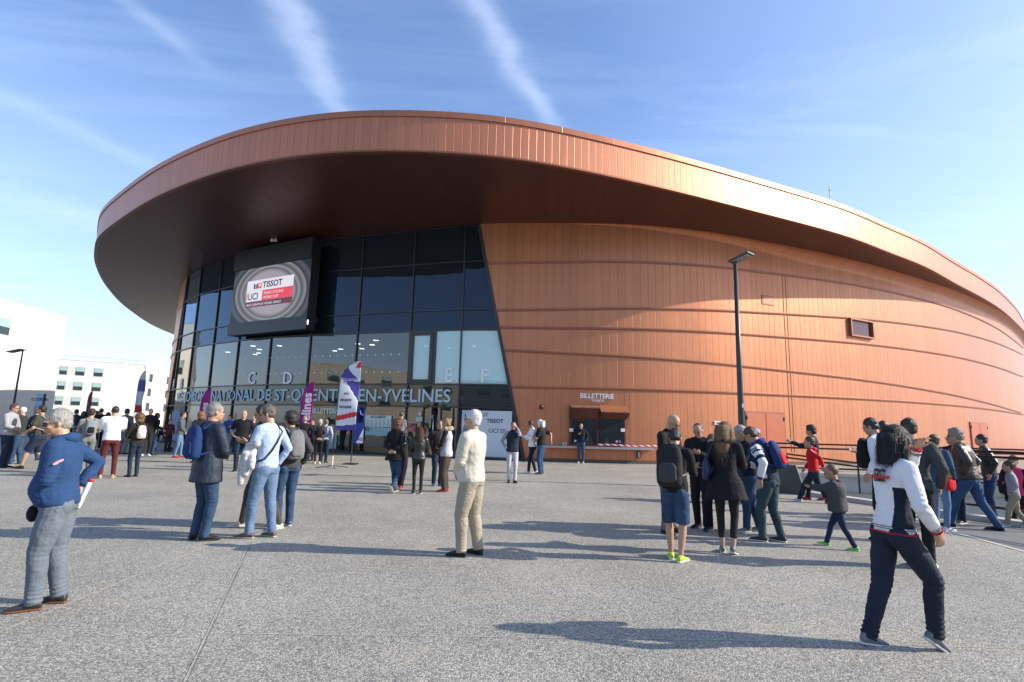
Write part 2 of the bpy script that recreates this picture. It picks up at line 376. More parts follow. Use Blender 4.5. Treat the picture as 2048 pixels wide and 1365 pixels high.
# ---------------------------------------------------------------- glass front
def glassmat(name, tint, opac, rough=.015, refl=(1, 1, 1), ior=1.62):
    m = bpy.data.materials.new(name); m.use_nodes = True; g = NG(m.node_tree); g.n.remove(g.n['Principled BSDF'])
    tr = g.add('ShaderNodeBsdfTransparent'); tr.inputs[0].default_value = (*tint, 1)
    df = g.add('ShaderNodeBsdfDiffuse'); df.inputs[0].default_value = (*tint, 1)
    gl = g.add('ShaderNodeBsdfGlossy'); gl.inputs[0].default_value = (*refl, 1); gl.inputs[1].default_value = rough
    fr = g.add('ShaderNodeFresnel'); fr.inputs[0].default_value = ior
    tcx = g.add('ShaderNodeTexCoord'); bp = g.add('ShaderNodeBump'); bp.inputs['Strength'].default_value = .35; bp.inputs['Distance'].default_value = .012
    g.k(g.noise(tcx.outputs['Object'], .8, 2), bp.inputs['Height']); g.k(bp.outputs[0], gl.inputs['Normal'])
    mx = g.add('ShaderNodeMixShader'); mx.inputs[0].default_value = opac; g.k(tr.outputs[0], mx.inputs[1]); g.k(df.outputs[0], mx.inputs[2])
    m2 = g.add('ShaderNodeMixShader'); g.k(g.m('MULTIPLY', fr.outputs[0], 1.35), m2.inputs[0]); g.k(mx.outputs[0], m2.inputs[1]); g.k(gl.outputs[0], m2.inputs[2])
    g.k(m2.outputs[0], g.n['Material Output'].inputs[0]); return m
GU = glassmat('spandrel_glass', (.010, .013, .018), 1, refl=(.6, .75, 1), ior=1.42)
GC = glassmat('clear_glass', (.42, .52, .56), 0, ior=1.75)
GF = glassmat('frosted_glass', (.48, .70, .72), .9, ior=1.6)
GL = glassmat('lettering_glass', (.022, .028, .034), .92, ior=1.5)
ROWS = [12.0, 10.0, 7.45, 6.4, 3.64, 2.5, .06]
sm = [W_.hit(x, 680)[0] for x in (362, 388, 429, 479, 543, 622, 715, 821, 923)]
sm = [sm[0] - 3.05] + sm + [sm[-1] + 3.05]
FO = .0
def FP(s, z, out=0):          # facets: straight between mullions
    for i in range(len(sm) - 1):
        if s <= sm[i + 1] or i == len(sm) - 2:
            a, b = W_.at(sm[i]), W_.at(sm[i + 1]); t = (s - sm[i]) / (sm[i + 1] - sm[i]); p = a.lerp(b, t); n = (b - a).normalized(); q = p + Vector((n.y, -n.x)) * out
            return Vector((q.x, q.y, z))
def clip(poly):
    def cl(P, f):
        o = []
        for i in range(len(P)):
            a, b = P[i], P[(i + 1) % len(P)]; fa, fb = f(a), f(b)
            if fa >= 0: o.append(a)
            if (fa >= 0) != (fb >= 0): t = fa / (fa - fb); o.append((a[0] + (b[0] - a[0]) * t, a[1] + (b[1] - a[1]) * t))
        return o
    poly = cl(poly, lambda p: SR(p[1]) - p[0]); poly = cl(poly, lambda p: p[0] - SL(p[1])) if poly else poly; return poly
sE = W_.hit(868, 700)[0]
def pane(s0_, s1_, z0, z1, m, name='window'):
    P = clip([(s0_, z0), (s1_, z0), (s1_, z1), (s0_, z1)])
    if len(P) < 3: return
    return VB(MB().quad([FP(s, z) for s, z in P]), name, m)
for i in range(len(sm) - 1):
    a, b = sm[i], sm[i + 1]
    for j in range(6):
        z1, z0 = ROWS[j], ROWS[j + 1]
        m = [GU, GU, GU, GC, GL, GC][j]
        if j == 3 and i >= 8: m = GF
        if j == 5 and i == 8: m = GL if False else GC
        if j == 5 and i == 9: m = GL
        if j == 3 and i == 8:
            pane(a, sE - .0, z0, z1, m); pane(sE, b, z0, z1, m); continue
        pane(a, b, z0, z1, m)
def bar(p, q, wd=.06, dep=.10, out=.03, name='mullion', m=DARK):
    mb = MB(); A = [FP(p[0] - wd / 2, p[1], out + dep / 2), FP(p[0] + wd / 2, p[1], out + dep / 2), FP(q[0] + wd / 2, q[1], out + dep / 2), FP(q[0] - wd / 2, q[1], out + dep / 2)]
    B = [FP(p[0] - wd / 2, p[1], out - dep), FP(p[0] + wd / 2, p[1], out - dep), FP(q[0] + wd / 2, q[1], out - dep), FP(q[0] - wd / 2, q[1], out - dep)]
    mb.quad(A); mb.quad(B[::-1])
    for k in range(4): mb.quad([A[k], B[k], B[(k + 1) % 4], A[(k + 1) % 4]])
    return VB(mb, name, m)
for s in sm + [sE]:
    zz_ = [z for z in np.linspace(0, 12, 49) if SL(z) + .02 < s < SR(z) - .02]
    if s == sE: zz_ = [3.64, 6.4]
    if len(zz_) > 1: bar((s, zz_[0]), (s, zz_[-1]), .065 if s != sE else .22)
def hbar(z, hh=.06, name='transom', a=None, b=None, out=.03):
    a = SL(z) if a is None else a; b = SR(z) if b is None else b; ks = [a] + [s for s in sm if a < s < b] + [b]; mb = MB()
    for k in range(len(ks) - 1):
        P = [(ks[k], z - hh / 2), (ks[k + 1], z - hh / 2), (ks[k + 1], z + hh / 2), (ks[k], z + hh / 2)]
        f = lambda s, z, o, kk=k: (FP(min(max(s, ks[kk] + 1e-4), ks[kk + 1] - 1e-4), z, o))
        mb.quad([f(s, z, out + .04) for s, z in P]); mb.quad([f(P[0][0], P[0][1], out + .04), f(P[1][0], P[1][1], out + .04), f(P[1][0], P[1][1], -.06), f(P[0][0], P[0][1], -.06)])
        mb.quad([f(P[3][0], P[3][1], out + .04), f(P[2][0], P[2][1], out + .04), f(P[2][0], P[2][1], -.06), f(P[3][0], P[3][1], -.06)])
    VB(mb, name, DARK)
for z, h_ in ((10, .05), (7.45, .05), (6.4, .07), (3.64, .07), (2.5, .07), (.07, .14)): hbar(z, h_)
hbar(11.93, .07, 'transom')
# slanted end frames
for F_, sg in ((SR, 1), (SL, -1)):
    mb = MB(); z0, z1 = 0, 12; wd = .16
    A = [W_.pt(F_(z0) - wd / 2, z0, .10), W_.pt(F_(z0) + wd / 2, z0, .10), W_.pt(F_(z1) + wd / 2, z1, .10), W_.pt(F_(z1) - wd / 2, z1, .10)]
    B = [W_.pt(F_(z0) - wd / 2, z0, -.3), W_.pt(F_(z0) + wd / 2, z0, -.3), W_.pt(F_(z1) + wd / 2, z1, -.3), W_.pt(F_(z1) - wd / 2, z1, -.3)]
    mb.quad(A); mb.quad(B[::-1])
    for k in range(4): mb.quad([A[k], B[k], B[(k + 1) % 4], A[(k + 1) % 4]])
    VB(mb, 'end_frame', DARK if sg > 0 else mat('rust_frame', (.07, .028, .02), .5))
# opening light beside the letter E
fo = MB(); s0_, s1_ = sm[8] + .04, sE - .1
for z in (3.78, 6.27): c = FP((s0_ + s1_) / 2, z, .04); n_ = W_.nrm(s0_); fo.box(c.x, c.y, c.z, s1_ - s0_, .12, .2, math.atan2(n_.y, n_.x) + math.pi / 2)
for s in (s0_ + .08, s1_ - .02): c = FP(s, 5.0, .045); fo.box(c.x, c.y, c.z, .2, .12, 2.62, math.atan2(n_.y, n_.x) + math.pi / 2)
VB(fo, 'casement_frame', DARK)
# rows of warning dots on the clear glass
DOT = mat('dot_film', (.75, .82, .85), .6)
dm = MB()
for z in (5.2, 4.28):
    s = sm[4] + .3
    while s < sm[8] - .15:
        c = FP(s, z, .006); t = FP(s + .01, z, .006) - FP(s - .01, z, .006); t.normalize()
        dm.quad([c + t * (.042 * math.cos(k * math.pi / 4)) + Vector((0, 0, .042 * math.sin(k * math.pi / 4))) for k in range(8)]); s += .48
VB(dm, 'warning_dots', DOT)
# interior: upper foyer and entrance hall behind the clear panes
INT = mat('interior_wall', (.23, .25, .27), .8, 0, .3, 0, 1, .2, .4); FLO = mat('interior_floor', (.12, .12, .13), .3)
def interior(z0, z1, dep, sa, sb, wm, cm):
    mb = MB(); n = 24; S = np.linspace(sa, sb, n + 1)
    for i in range(n): mb.quad([W_.pt(S[i], z0, -dep), W_.pt(S[i + 1], z0, -dep), W_.pt(S[i + 1], z1, -dep), W_.pt(S[i], z1, -dep)])
    VB(mb, 'interior_wall', wm)
    for z, mm, nm in ((z0, FLO, 'interior_floor'), (z1, cm, 'interior_ceiling')):
        mb = MB()
        for i in range(n): mb.quad([W_.pt(S[i], z, -.12), W_.pt(S[i + 1], z, -.12), W_.pt(S[i + 1], z, -dep), W_.pt(S[i], z, -dep)])
        VB(mb, nm, mm)
    mb = MB()
    for s in (sa, sb): mb.quad([W_.pt(s, z0, -.12), W_.pt(s, z0, -dep), W_.pt(s, z1, -dep), W_.pt(s, z1, -.12)])
    VB(mb, 'interior_wall', wm)
CEI = mat('interior_ceiling', (.32, .34, .36), .8)
interior(3.66, 6.36, 7, sm[1], SR(5), INT, CEI); interior(.02, 2.9, 8, sm[1], SR(1.5), INT, CEI)
LMP = emis('ceiling_lamp', (1, .95, .85), 3.2)
rnd = random.Random(4)
for k in range(15):
    s = sm[2] + (sm[9] - sm[2]) * ((k * .618) % 1); c = W_.pt(s, 6.33, -1.2 - 4.5 * rnd.random()); VB(MB().box(c.x, c.y, c.z, .28, .12, .02, rnd.random()), 'ceiling_lamp', LMP)
for k in range(10):
    s = sm[2] + (sm[10] - sm[2]) * ((k * .618) % 1); c = W_.pt(s, 2.86, -1.5 - 5 * rnd.random()); VB(MB().box(c.x, c.y, c.z, .5, .12, .02, rnd.random()), 'ceiling_lamp', LMP)
# lettering
LET = mat('pale_lettering', (.42, .58, .66), .5); WLET = mat('white_lettering', (.80, .82, .84), .45)
def on_glass(sc, zc, out=.05): return lambda x, y, z: FP(sc + x, zc + y, out + z)
sa, sb = W_.hit(352, 800)[0], W_.hit(901, 795)[0]
TXT = 'VÉLODROME NATIONAL DE ST-QUENTIN-EN-YVELINES'
me = text_mesh(TXT, 1.0, 0, 'LEFT'); wx = max(v.co.x for v in me.vertices)
k = (sb - sa - .2) / wx
vpar(place_text('facade_lettering', TXT, 1.0, lambda x, y, z: FP(sa + .2 + x * k, 2.74 + y * .92, .05 + z), LET, None, .012, 'LEFT', .010))
for ch, px, py in (('A', 348, 768), ('B', 362, 768), ('C', 504, 757), ('D', 575, 757), ('E', 898, 751), ('F', 969, 752)):
    s, z = W_.hit(px, py); vpar(place_text('gate_letter', ch, 1.0, on_glass(s, z - .33, .04), WLET, None, .02, 'CENTER', .012))
# ticket office on the copper wall
def on_wall(sc, zc, out=.03): return lambda x, y, z: W_.pt(sc + x, zc + y, out + z)
s, z = W_.hit(1194, 796); vpar(place_text('ticket_lettering', 'BILLETTERIE', .335, on_wall(s, z - .03), WLET, None, .015, 'CENTER', .004, .92))
s, z = W_.hit(1195, 802.5); vpar(place_text('ticket_lettering', 'TICKETS', .17, on_wall(s, z - .05), WLET, None, .015, 'CENTER', .002, .95))
def wbox(px0, py0, px1, py1, dep, out, name, m, parent=velo, bev=0):
    s0_, z1 = W_.hit(px0, py0); s1_, z0 = W_.hit(px1, py1); c = W_.pt((s0_ + s1_) / 2, (z0 + z1) / 2, out); n_ = W_.nrm((s0_ + s1_) / 2)
    return VB(MB().box(c.x, c.y, c.z, s1_ - s0_, dep, z1 - z0, math.atan2(n_.y, n_.x) + math.pi / 2), name, m, parent, bevel=bev)
FRM = mat('ticket_frame', (.14, .04, .025), .45, .3); TG = glassmat('ticket_glass', (.025, .03, .033), 1, ior=1.38)
tw = wbox(1139, 812, 1250, 893, .10, .03, 'ticket_window', FRM)
def sub(o, p): o.parent = p; o.matrix_parent_inverse = Matrix.Identity(4); return o
for a, b in ((1143, 1193), (1197, 1247)):
    sub(wbox(a, 822, b, 889, .02, .125, 'pane', TG), tw)
# propped awning boxes over the two windows
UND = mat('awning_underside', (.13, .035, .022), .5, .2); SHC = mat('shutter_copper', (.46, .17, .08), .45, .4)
for (a, b, yo) in ((1141, 1196, 815), (1198, 1252, 824)):
    s0_ = W_.hit(a, 830)[0]; s1_ = W_.hit(b, 830)[0]; zt, zo, zl = W_.hit(a, 811)[1], W_.hit(a, yo)[1] - .04, W_.hit(a, 839)[1]; O_ = .62
    P = lambda s, z, o: W_.pt(s, z, o)
    cn = VB(MB().quad([P(s0_, zt, .08), P(s1_, zt, .08), P(s1_, zo + .05, O_), P(s0_, zo + .05, O_)]).quad([P(s0_, zo + .05, O_), P(s1_, zo + .05, O_), P(s1_, zo, O_), P(s0_, zo, O_)]), 'shutter', SHC)
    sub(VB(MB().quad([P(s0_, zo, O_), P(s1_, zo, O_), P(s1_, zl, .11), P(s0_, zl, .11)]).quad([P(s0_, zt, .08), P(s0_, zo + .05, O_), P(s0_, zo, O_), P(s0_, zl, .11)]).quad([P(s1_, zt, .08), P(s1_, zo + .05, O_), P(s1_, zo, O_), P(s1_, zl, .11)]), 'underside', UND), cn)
    for s in (s0_ + .02, s1_ - .02): sub(VB(MB().tube([P(s, zl - .45, .10), P(s, zo, O_ - .02)], .014, 6), 'stay', DARK), cn)
    mb = MB()
    for t in (.15, .5, .85): c = P(s0_ + (s1_ - s0_) * t, zo + .06, O_ + .01); mb.box(c.x, c.y, c.z, .1, .06, .07)
    sub(VB(mb, 'latch', mat('grey_metal', (.35, .34, .33), .4, .7)), cn)
for a in ((1138, 857, 1146, 864), (1240, 857, 1248, 864)): wbox(*a, .02, .15, 'notice', mat('paper', (.75, .75, .75), .7))
for a, c_ in (((1148, 880, 1152, 884), (.7, .7, .75)), ((1153, 879, 1157, 884), (.1, .2, .5)), ((1230, 881, 1234, 886), (.6, .3, .3)), ((1236, 881, 1240, 886), (.1, .2, .5))): wbox(*a, .01, .145, 'sticker', mat('sticker%.1f' % c_[0], c_, .6))
mb = MB(); s0_, s1_ = W_.hit(1092, 893)[0], W_.hit(1302, 897)[0]; zc = W_.hit(1200, 894)[1]
for i in range(12):
    a = s0_ + (s1_ - s0_) * i / 12; b = s0_ + (s1_ - s0_) * (i + 1) / 12
    A = [W_.pt(a, zc, 0), W_.pt(b, zc, 0), W_.pt(b, zc, .42), W_.pt(a, zc, .42)]; mb.quad(A); L2 = [v - Vector((0, 0, .09)) for v in A]; mb.quad(L2[::-1]); mb.quad([A[2], A[3], L2[3], L2[2]])
    if i == 0: mb.quad([A[0], A[3], L2[3], L2[0]])
    if i == 11: mb.quad([A[1], A[2], L2[2], L2[1]])
VB(mb, 'counter', mat('counter_steel', (.42, .42, .42), .35, .6))
# tape along the counter
m = mat('barrier_tape', (.8, .8, .8), .5); g = NG(m.node_tree); uvn = g.add('ShaderNodeUVMap'); q = g.add('ShaderNodeSeparateXYZ'); g.k(uvn.outputs[0], q.inputs[0])
f = g.m('GREATER_THAN', g.m('FRACT', g.m('ADD', g.m('MULTIPLY', q.outputs[0], 3.2), g.m('MULTIPLY', q.outputs[1], .5))), .5); g.k(g.mix(f, (.75, .03, .03), (.85, .85, .85)), g.n['Principled BSDF'].inputs['Base Color'])
mb = MB(); s0_, s1_ = W_.hit(1192, 891)[0], W_.hit(1482, 893)[0]; n = 40
for i in range(n):
    def T(k, e): t = k / n; s = s0_ + (s1_ - s0_) * t; zz0 = zc + .07 - .10 * math.sin(math.pi * t) * 0 + .015 * math.sin(t * 23); return W_.pt(s, zz0 + e, .46 + .5 * t)
    L = (s1_ - s0_) / n; mb.quad([T(i, 0), T(i + 1, 0), T(i + 1, .075), T(i, .075)], [(i * L, 0), ((i + 1) * L, 0), ((i + 1) * L, 1), (i * L, 1)])
tag(mb.build('barrier_tape', m), 'red and white striped tape strung along the ticket counter', 'tape')
# small fittings
s, z = W_.hit(1083, 815); c = W_.pt(s, z, .08); VB(MB().ball(c, .11, 14, 10), 'wall_lamp', DARK, smooth=True)
s, z = W_.hit(338, 818); c = W_.pt(s, z, .1); VB(MB().ball(c, .13), 'wall_lamp', DARK, smooth=True)
wl = wbox(1273, 902, 1280.5, 917, .05, .03, 'socket_box', DARK); sub(wbox(1275, 904, 1278.5, 915, .03, .055, 'cover', mat('pale_green', (.4, .45, .36), .4)), wl)
vt = wbox(1523, 590, 1547, 612, .03, .012, 'vent_frame', BM); sub(wbox(1525, 592, 1545, 610, .02, .022, 'vent_panel', mat('vent_cop', (.42, .16, .09), .45, .4)), vt)
ns = wbox(1427, 842.5, 1441, 850, .04, .03, 'gate_sign', WLET); s, z = W_.hit(1434, 848.5)
sub(place_text('sign_lettering', '4 GRA', .16, on_wall(s, z - .0, .055), DARK, None, .003, 'CENTER', .002), ns)
# double doors
DR = mat('door_red', (.43, .115, .055), .5, .2, .5, .15, 20, .06, 3)
def door(px0, py0, px1, h_, nm='door'):
    s0_, z1 = W_.hit(px0, py0); s1_, _ = W_.hit(px1, py0 + 3); n_ = W_.nrm((s0_ + s1_) / 2); rz = math.atan2(n_.y, n_.x) + math.pi / 2; mid = (s0_ + s1_) / 2; wd = s1_ - s0_
    c = W_.pt(mid, z1 / 2, .02); fo = VB(MB().box(c.x, c.y, c.z, wd, .08, z1, rz), 'door_frame', BM)
    for sg in (-1, 1):
        c = W_.pt(mid + sg * wd * .2425, z1 / 2 - .03, .055); d_ = VB(MB().box(c.x, c.y, c.z, wd * .465, .04, z1 - .14, rz), 'door', DR)
        mb = MB()
        for zz2 in (.35, z1 - .35): c = W_.pt(mid + sg * wd * .475, zz2, .09); mb.box(c.x, c.y, c.z, .05, .04, .2, rz)
        sub(VB(mb, 'hinge', DARK), d_)
    c = W_.pt(mid + .1, 1.05, .11); sub(VB(MB().box(c.x, c.y, c.z, .16, .04, .03, rz), 'door_handle', DARK), d_)
door(1489, 822, 1567, 2.6); door(1938, 844, 1972, 2.6)
# recessed window in the copper wall
s0_, z1 = W_.hit(1697, 638); s1_, z0 = W_.hit(1743, 678); n_ = W_.nrm((s0_ + s1_) / 2); rz = math.atan2(n_.y, n_.x) + math.pi / 2
fmb = MB(); mid = (s0_ + s1_) / 2; wd, hh = s1_ - s0_, z1 - z0; t_ = .09
for a, b, ww, h2 in ((mid, z0, wd + t_, t_), (mid, z1, wd + t_, t_), (s0_, (z0 + z1) / 2, t_, hh), (s1_, (z0 + z1) / 2, t_, hh)):
    c = W_.pt(a, b, .06); fmb.box(c.x, c.y, c.z, ww, .24, h2, rz)
wf = VB(fmb, 'recess_frame', BM); c = W_.pt(mid, (z0 + z1) / 2, .012)
sub(VB(MB().box(c.x, c.y, c.z, wd - t_, .02, hh - t_, rz), 'window_pane', glassmat('recess_glass', (.10, .03, .02), 1, .12, ior=1.5)), wf)
# lower glazing: doors, posters and notices
PF = lambda px, py: W_.hit(px, py)
def poster(px0, py0, px1, py1, m, name, out=.07, parent=velo):
    s0_, z1 = PF(px0, py0); s1_, z0 = PF(px1, py1); return VB(MB().quad([FP(s0_, z0, out), FP(s1_, z0, out), FP(s1_, z1, out), FP(s0_, z1, out)]).quad([FP(s0_, z0, out - .02), FP(s1_, z0, out - .02), FP(s1_, z1, out - .02), FP(s0_, z1, out - .02)][::-1]), name, m, parent)
for px in (845, 862, 880, 905):
    s = PF(px, 870)[0]; bar((s, .1), (s, 2.5), .05 if px != 862 else .03, name='door_stile')
c = FP(PF(868, 850)[0], 1.3, .14); VB(MB().tube([c - Vector((0, 0, .75)), c + Vector((0, 0, .9))], .022, 8), 'door_handle', mat('steel', (.6, .6, .6), .25, 1), smooth=True)
PW = mat('poster_white', (.55, .60, .66), .5); PT = mat('poster_teal', (.22, .42, .42), .5); PD = mat('poster_ink', (.05, .06, .08), .6)
po = poster(925, 821, 1022, 918, PW, 'poster')
def ptext(px, py, txt, size, m, par, out=.075, bold=.003, align='CENTER'):
    s, z = PF(px, py); return sub(place_text('poster_lettering', txt, size, lambda x, y, z_: FP(s + x, z + y, out + z_), m, None, .002, align, bold), par)
sub(poster(930, 827, 936, 833.5, PD, 'logo_block', .074), po); sub(poster(936.3, 827, 942, 833.5, mat('swiss_red', (.6, .02, .02), .5), 'logo_block', .074), po)
ptext(960, 833, 'TISSOT', .26, PD, po); ptext(990, 846, 'TISSOT', .26, PD, po, bold=.008); ptext(933, 833, 'T', .22, WLET, po, .08); ptext(939, 833, '+', .24, WLET, po, .08, .01)
ptext(987, 866, 'UCI', .30, PD, po)
for k, y in enumerate((859, 862, 865)): sub(poster(1000, y, 1012 - 2 * k, y + 1.6, PD, 'logo_bar', .074), po)
s, z = PF(938, 866); c = [FP(s + .36 * math.cos(a), z + .5 * math.sin(a), .072) for a in np.linspace(0, 2 * math.pi, 24, endpoint=False)]
sub(VB(MB().quad(c), 'poster_picture', mat('poster_photo', (.16, .25, .28), .5, 0, .5, 0, 1, .6, 6)), po)
sub(poster(926, 822, 950, 836, mat('poster_sky', (.32, .50, .60), .5), 'poster_picture', .0715), po)
po = poster(733, 831, 783, 855, mat('notice_pale', (.50, .66, .62), .5), 'notice_board'); sub(poster(733, 855, 783, 872, PT, 'notice_panel', .07), po)
ptext(758, 837, 'REGLEMENT', .17, PD, po)
RG = mat('ring_red', (.5, .12, .12), .5)
for r_, y in ((0, 843), (1, 850.5)):
    for k in range(6):
        s, z = PF(737 + 8.2 * k, y); mb = MB()
        for a in range(12):
            a0, a1 = a * math.pi / 6, (a + 1) * math.pi / 6
            mb.quad([FP(s + .085 * math.cos(a0), z + .085 * math.sin(a0), .076), FP(s + .085 * math.cos(a1), z + .085 * math.sin(a1), .076), FP(s + .06 * math.cos(a1), z + .06 * math.sin(a1), .076), FP(s + .06 * math.cos(a0), z + .06 * math.sin(a0), .076)])
        sub(VB(mb, 'pictogram', RG if r_ == 0 else PD), po)
mb = MB(); s, z = PF(737, 865)
for r_ in (.07, .14, .21):
    for a in range(6):
        a0, a1 = math.pi / 4 + a * math.pi / 12, math.pi / 4 + (a + 1) * math.pi / 12; mb.quad([FP(s + rr * math.cos(an), z + rr * math.sin(an), .077) for rr, an in ((r_, a0), (r_, a1), (r_ + .035, a1), (r_ + .035, a0))])
sub(VB(mb, 'pictogram', PD), po)
for y in (861, 864, 867): sub(poster(753, y, 777, y + .9, PD, 'text_line', .077), po)
for a, m_ in (((651, 870, 673, 898), PT), ((862, 830, 866, 838), mat('notice_green', (.25, .42, .36), .5)), ((833, 835, 845, 843), mat('notice_blue', (.3, .5, .62), .5)), ((1030 - 450, 838, 1038 - 450, 850), mat('notice_pale2', (.5, .6, .6), .5)), ((817, 847, 832, 864), mat('poster_photo2', (.25, .08, .10), .5, 0, .5, 0, 1, .8, 5))): poster(*a, m_, 'notice')
s, z = PF(841, 828); c = [FP(s + .1 * math.cos(a), z + .1 * math.sin(a), .075) for a in np.linspace(0, 2 * math.pi, 14, endpoint=False)]; VB(MB().quad(c), 'round_sticker', mat('pink_sticker', (.6, .4, .5), .5))
s, z = PF(650, 827); vpar(place_text('entrance_lettering', 'BILLETTERIE', .36, lambda x, y, z_: FP(s + x, z + y, .04 + z_), WLET, None, .004, 'CENTER', .003, .95))
po = poster(346, 822, 352, 885, mat('banner_blue', (.10, .20, .38), .5, 0, .5, 0, 1, .3, 3), 'banner_panel', .05); poster(353, 824, 368, 878, mat('banner_blue', (.1, .2, .38)), 'banner_panel', .05)
# sensors under the soffit
for px in (544, 551):
    p = at_z(px, 481, 11.85); VB(MB().ball(p, (.10, .10, .10)).box(p.x, p.y, p.z + .1, .06, .06, .12), 'spot_lamp', mat('spot_grey', (.6, .6, .58), .3), smooth=False)
# mast on the roof
p = at_y(1660, 392, 31.5); VB(MB().tube([(p.x, p.y, ZT - .2), (p.x, p.y, p.z + .75)], .03, 6).box(p.x, p.y, p.z + .35, .12, .05, .06), 'roof_mast', mat('mast', (.4, .4, .4), .5))
# ---------------------------------------------------------------- video screen
A = at_y(463, 674, 1); _ = None
s0_, s1_ = W_.hit(468, 590)[0], W_.hit(618, 575)[0]
def screen():
    # four corners: a plane 1.1 m in front of the glass
    a, b = W_.at(s0_), W_.at(s1_); t = (b - a).normalized(); n = Vector((t.y, -t.x)); o_ = a + n * .95
    def corner(px, py):
        d = ray(px, py); den = d.x * n.x + d.y * n.y; k = (o_.x * n.x + o_.y * n.y) / den; P = Vector((0, 0, CH)) + d * k; return ((P.x - o_.x) * t.x + (P.y - o_.y) * t.y, P.z)
    u0_, u1_ = corner(466, 590)[0], corner(620, 575)[0]; zt = (corner(476, 507)[1] + corner(622, 476)[1]) / 2; zb = (corner(463, 674)[1] + corner(613, 655)[1]) / 2
    f = lambda u, z, out=0: Vector((o_.x + t.x * u + n.x * out, o_.y + t.y * u + n.y * out, z))
    root = empty('video_screen', f((u0_ + u1_) / 2, zb), 0, 'large video screen in a black housing hung on the glass front', 'video screen')
    HB = mat('screen_housing', (.012, .013, .015), .4); I = Matrix.Translation(root.location).inverted()
    def bx(u0, u1, z0, z1, o0, o1, name, m, par=root, bev=0):
        mb = MB(); q = [f(u, z, o) for o in (o1, o0) for u, z in ((u0, z0), (u1, z0), (u1, z1), (u0, z1))]
        mb.quad(q[:4]); mb.quad(q[4:][::-1])
        for k in range(4): mb.quad([q[k], q[k + 4], q[(k + 1) % 4 + 4], q[(k + 1) % 4]])
        ob = mb.build(name, m); ob.parent = par; ob.matrix_parent_inverse = I if par == root else Matrix.Identity(4); return ob
    bx(u0_, u1_, zb, zt, -.55, 0, 'housing', HB)
    d0, d1 = corner(463, 649)[1], corner(480, 540)[1]
    dz0 = (corner(463, 649)[1] + corner(614, 630)[1]) / 2; dz1 = (corner(474, 545)[1] + corner(621, 516)[1]) / 2
    bx(u0_ - .02, u1_ + .02, dz1 + .02, zt + .01, -.02, .12, 'hood', HB)
    bx(u0_ - .02, u1_ + .02, zb - .02, dz0 - .02, -.02, .08, 'lower_panel', HB)
    for k in (0, 1): bx((u0_ + .3, u1_ - .5)[k], (u0_ + .5, u1_ - .3)[k], zb + .5, zb + .8, -1.0, -.55, 'bracket', HB)
    dm_ = bpy.data.materials.new('display'); dm_.use_nodes = True; g = NG(dm_.node_tree); b = g.n['Principled BSDF']; b.inputs['Base Color'].default_value = (.01, .01, .01, 1); b.inputs['Roughness'].default_value = .5
    uvn = g.add('ShaderNodeUVMap'); mp = g.add('ShaderNodeMapping'); mp.inputs['Location'].default_value = (-.5, -.5, 0); g.k(uvn.outputs[0], mp.inputs[0])
    q = g.add('ShaderNodeSeparateXYZ'); g.k(mp.outputs[0], q.inputs[0]); x = g.m('MULTIPLY', q.outputs[0], 1.1); y = g.m('MULTIPLY', q.outputs[1], .84)
    rr = g.m('SQRT', g.m('ADD', g.m('MULTIPLY', x, x), g.m('MULTIPLY', y, y))); an = g.m('ARCTAN2', y, x)
    sw = g.m('ADD', rr, g.m('MULTIPLY', g.m('SINE', g.m('MULTIPLY', an, 2)), .02))
    c1 = g.ramp(sw, [(0, (.42, .38, .43)), (.33, (.34, .31, .35)), (.385, (.10, .10, .11)), (.41, (.30, .29, .31)), (.45, (.07, .07, .08)), (.50, (.25, .24, .26)), (.52, (.02, .025, .03)), (.58, (.09, .09, .10)), (.62, (.01, .014, .018))])
    g.k(c1, b.inputs['Emission Color']); b.inputs['Emission Strength'].default_value = .62
    q4 = [f(u0_ + .03, dz0, .02), f(u1_ - .03, dz0, .02), f(u1_ - .03, dz1, .02), f(u0_ + .03, dz1, .02)]
    ds = MB().quad(q4, [(0, 0), (1, 0), (1, 1), (0, 1)]).build('display', dm_); ds.parent = root; ds.matrix_parent_inverse = I
    Wd, Hd = u1_ - u0_, dz1 - dz0; U = lambda a: u0_ + Wd * a; Z = lambda a: dz0 + Hd * a
    def rect(a0, a1, b0, b1, m, o=.028): return bx(U(a0), U(a1), Z(b0), Z(b1), o - .004, o, 'logo_panel', m, ds)
    def tx(a, b, txt, size, m, sxx=1, bold=.01, o=.036): return sub(place_text('logo_lettering', txt, size, lambda x, y, z: f(U(a) + x * sxx, Z(b) + y, o + z * .1), m, None, .001, 'LEFT', bold), ds)
    ew = emis('screen_white', (.62, .58, .64), .8); er = emis('screen_red', (.62, .03, .04), .8); ed = emis('screen_maroon', (.10, .01, .012), .7); ek = emis('screen_ink', (.006, .006, .01), .5)
    rect(.20, .80, .56, .76, ew); rect(.20, .41, .37, .557, ew); rect(.412, .80, .37, .557, er); rect(.20, .80, .26, .367, ed)
    rect(.29, .345, .60, .70, ek, .031); rect(.348, .395, .60, .70, er, .031)
    tx(.30, .61, 'T', .42, ew, 1, .01); tx(.353, .617, '+', .42, ew, 1, .02); tx(.41, .605, 'TISSOT', .50, ek, 1.05, .014)
    tx(.225, .40, 'UCI', .58, ek, .95, .012); rect(.205, .22, .40, .52, emis('screen_amber', (.5, .25, .02), .7), .031)
    tx(.43, .475, 'TRACK CYCLING', .22, ew, 1, .002); tx(.43, .395, 'WORLD CUP', .22, ew, 1, .002); tx(.215, .285, 'SAINT QUENTIN EN YVELINES - FRANCE', .2, ew, .83, .001)
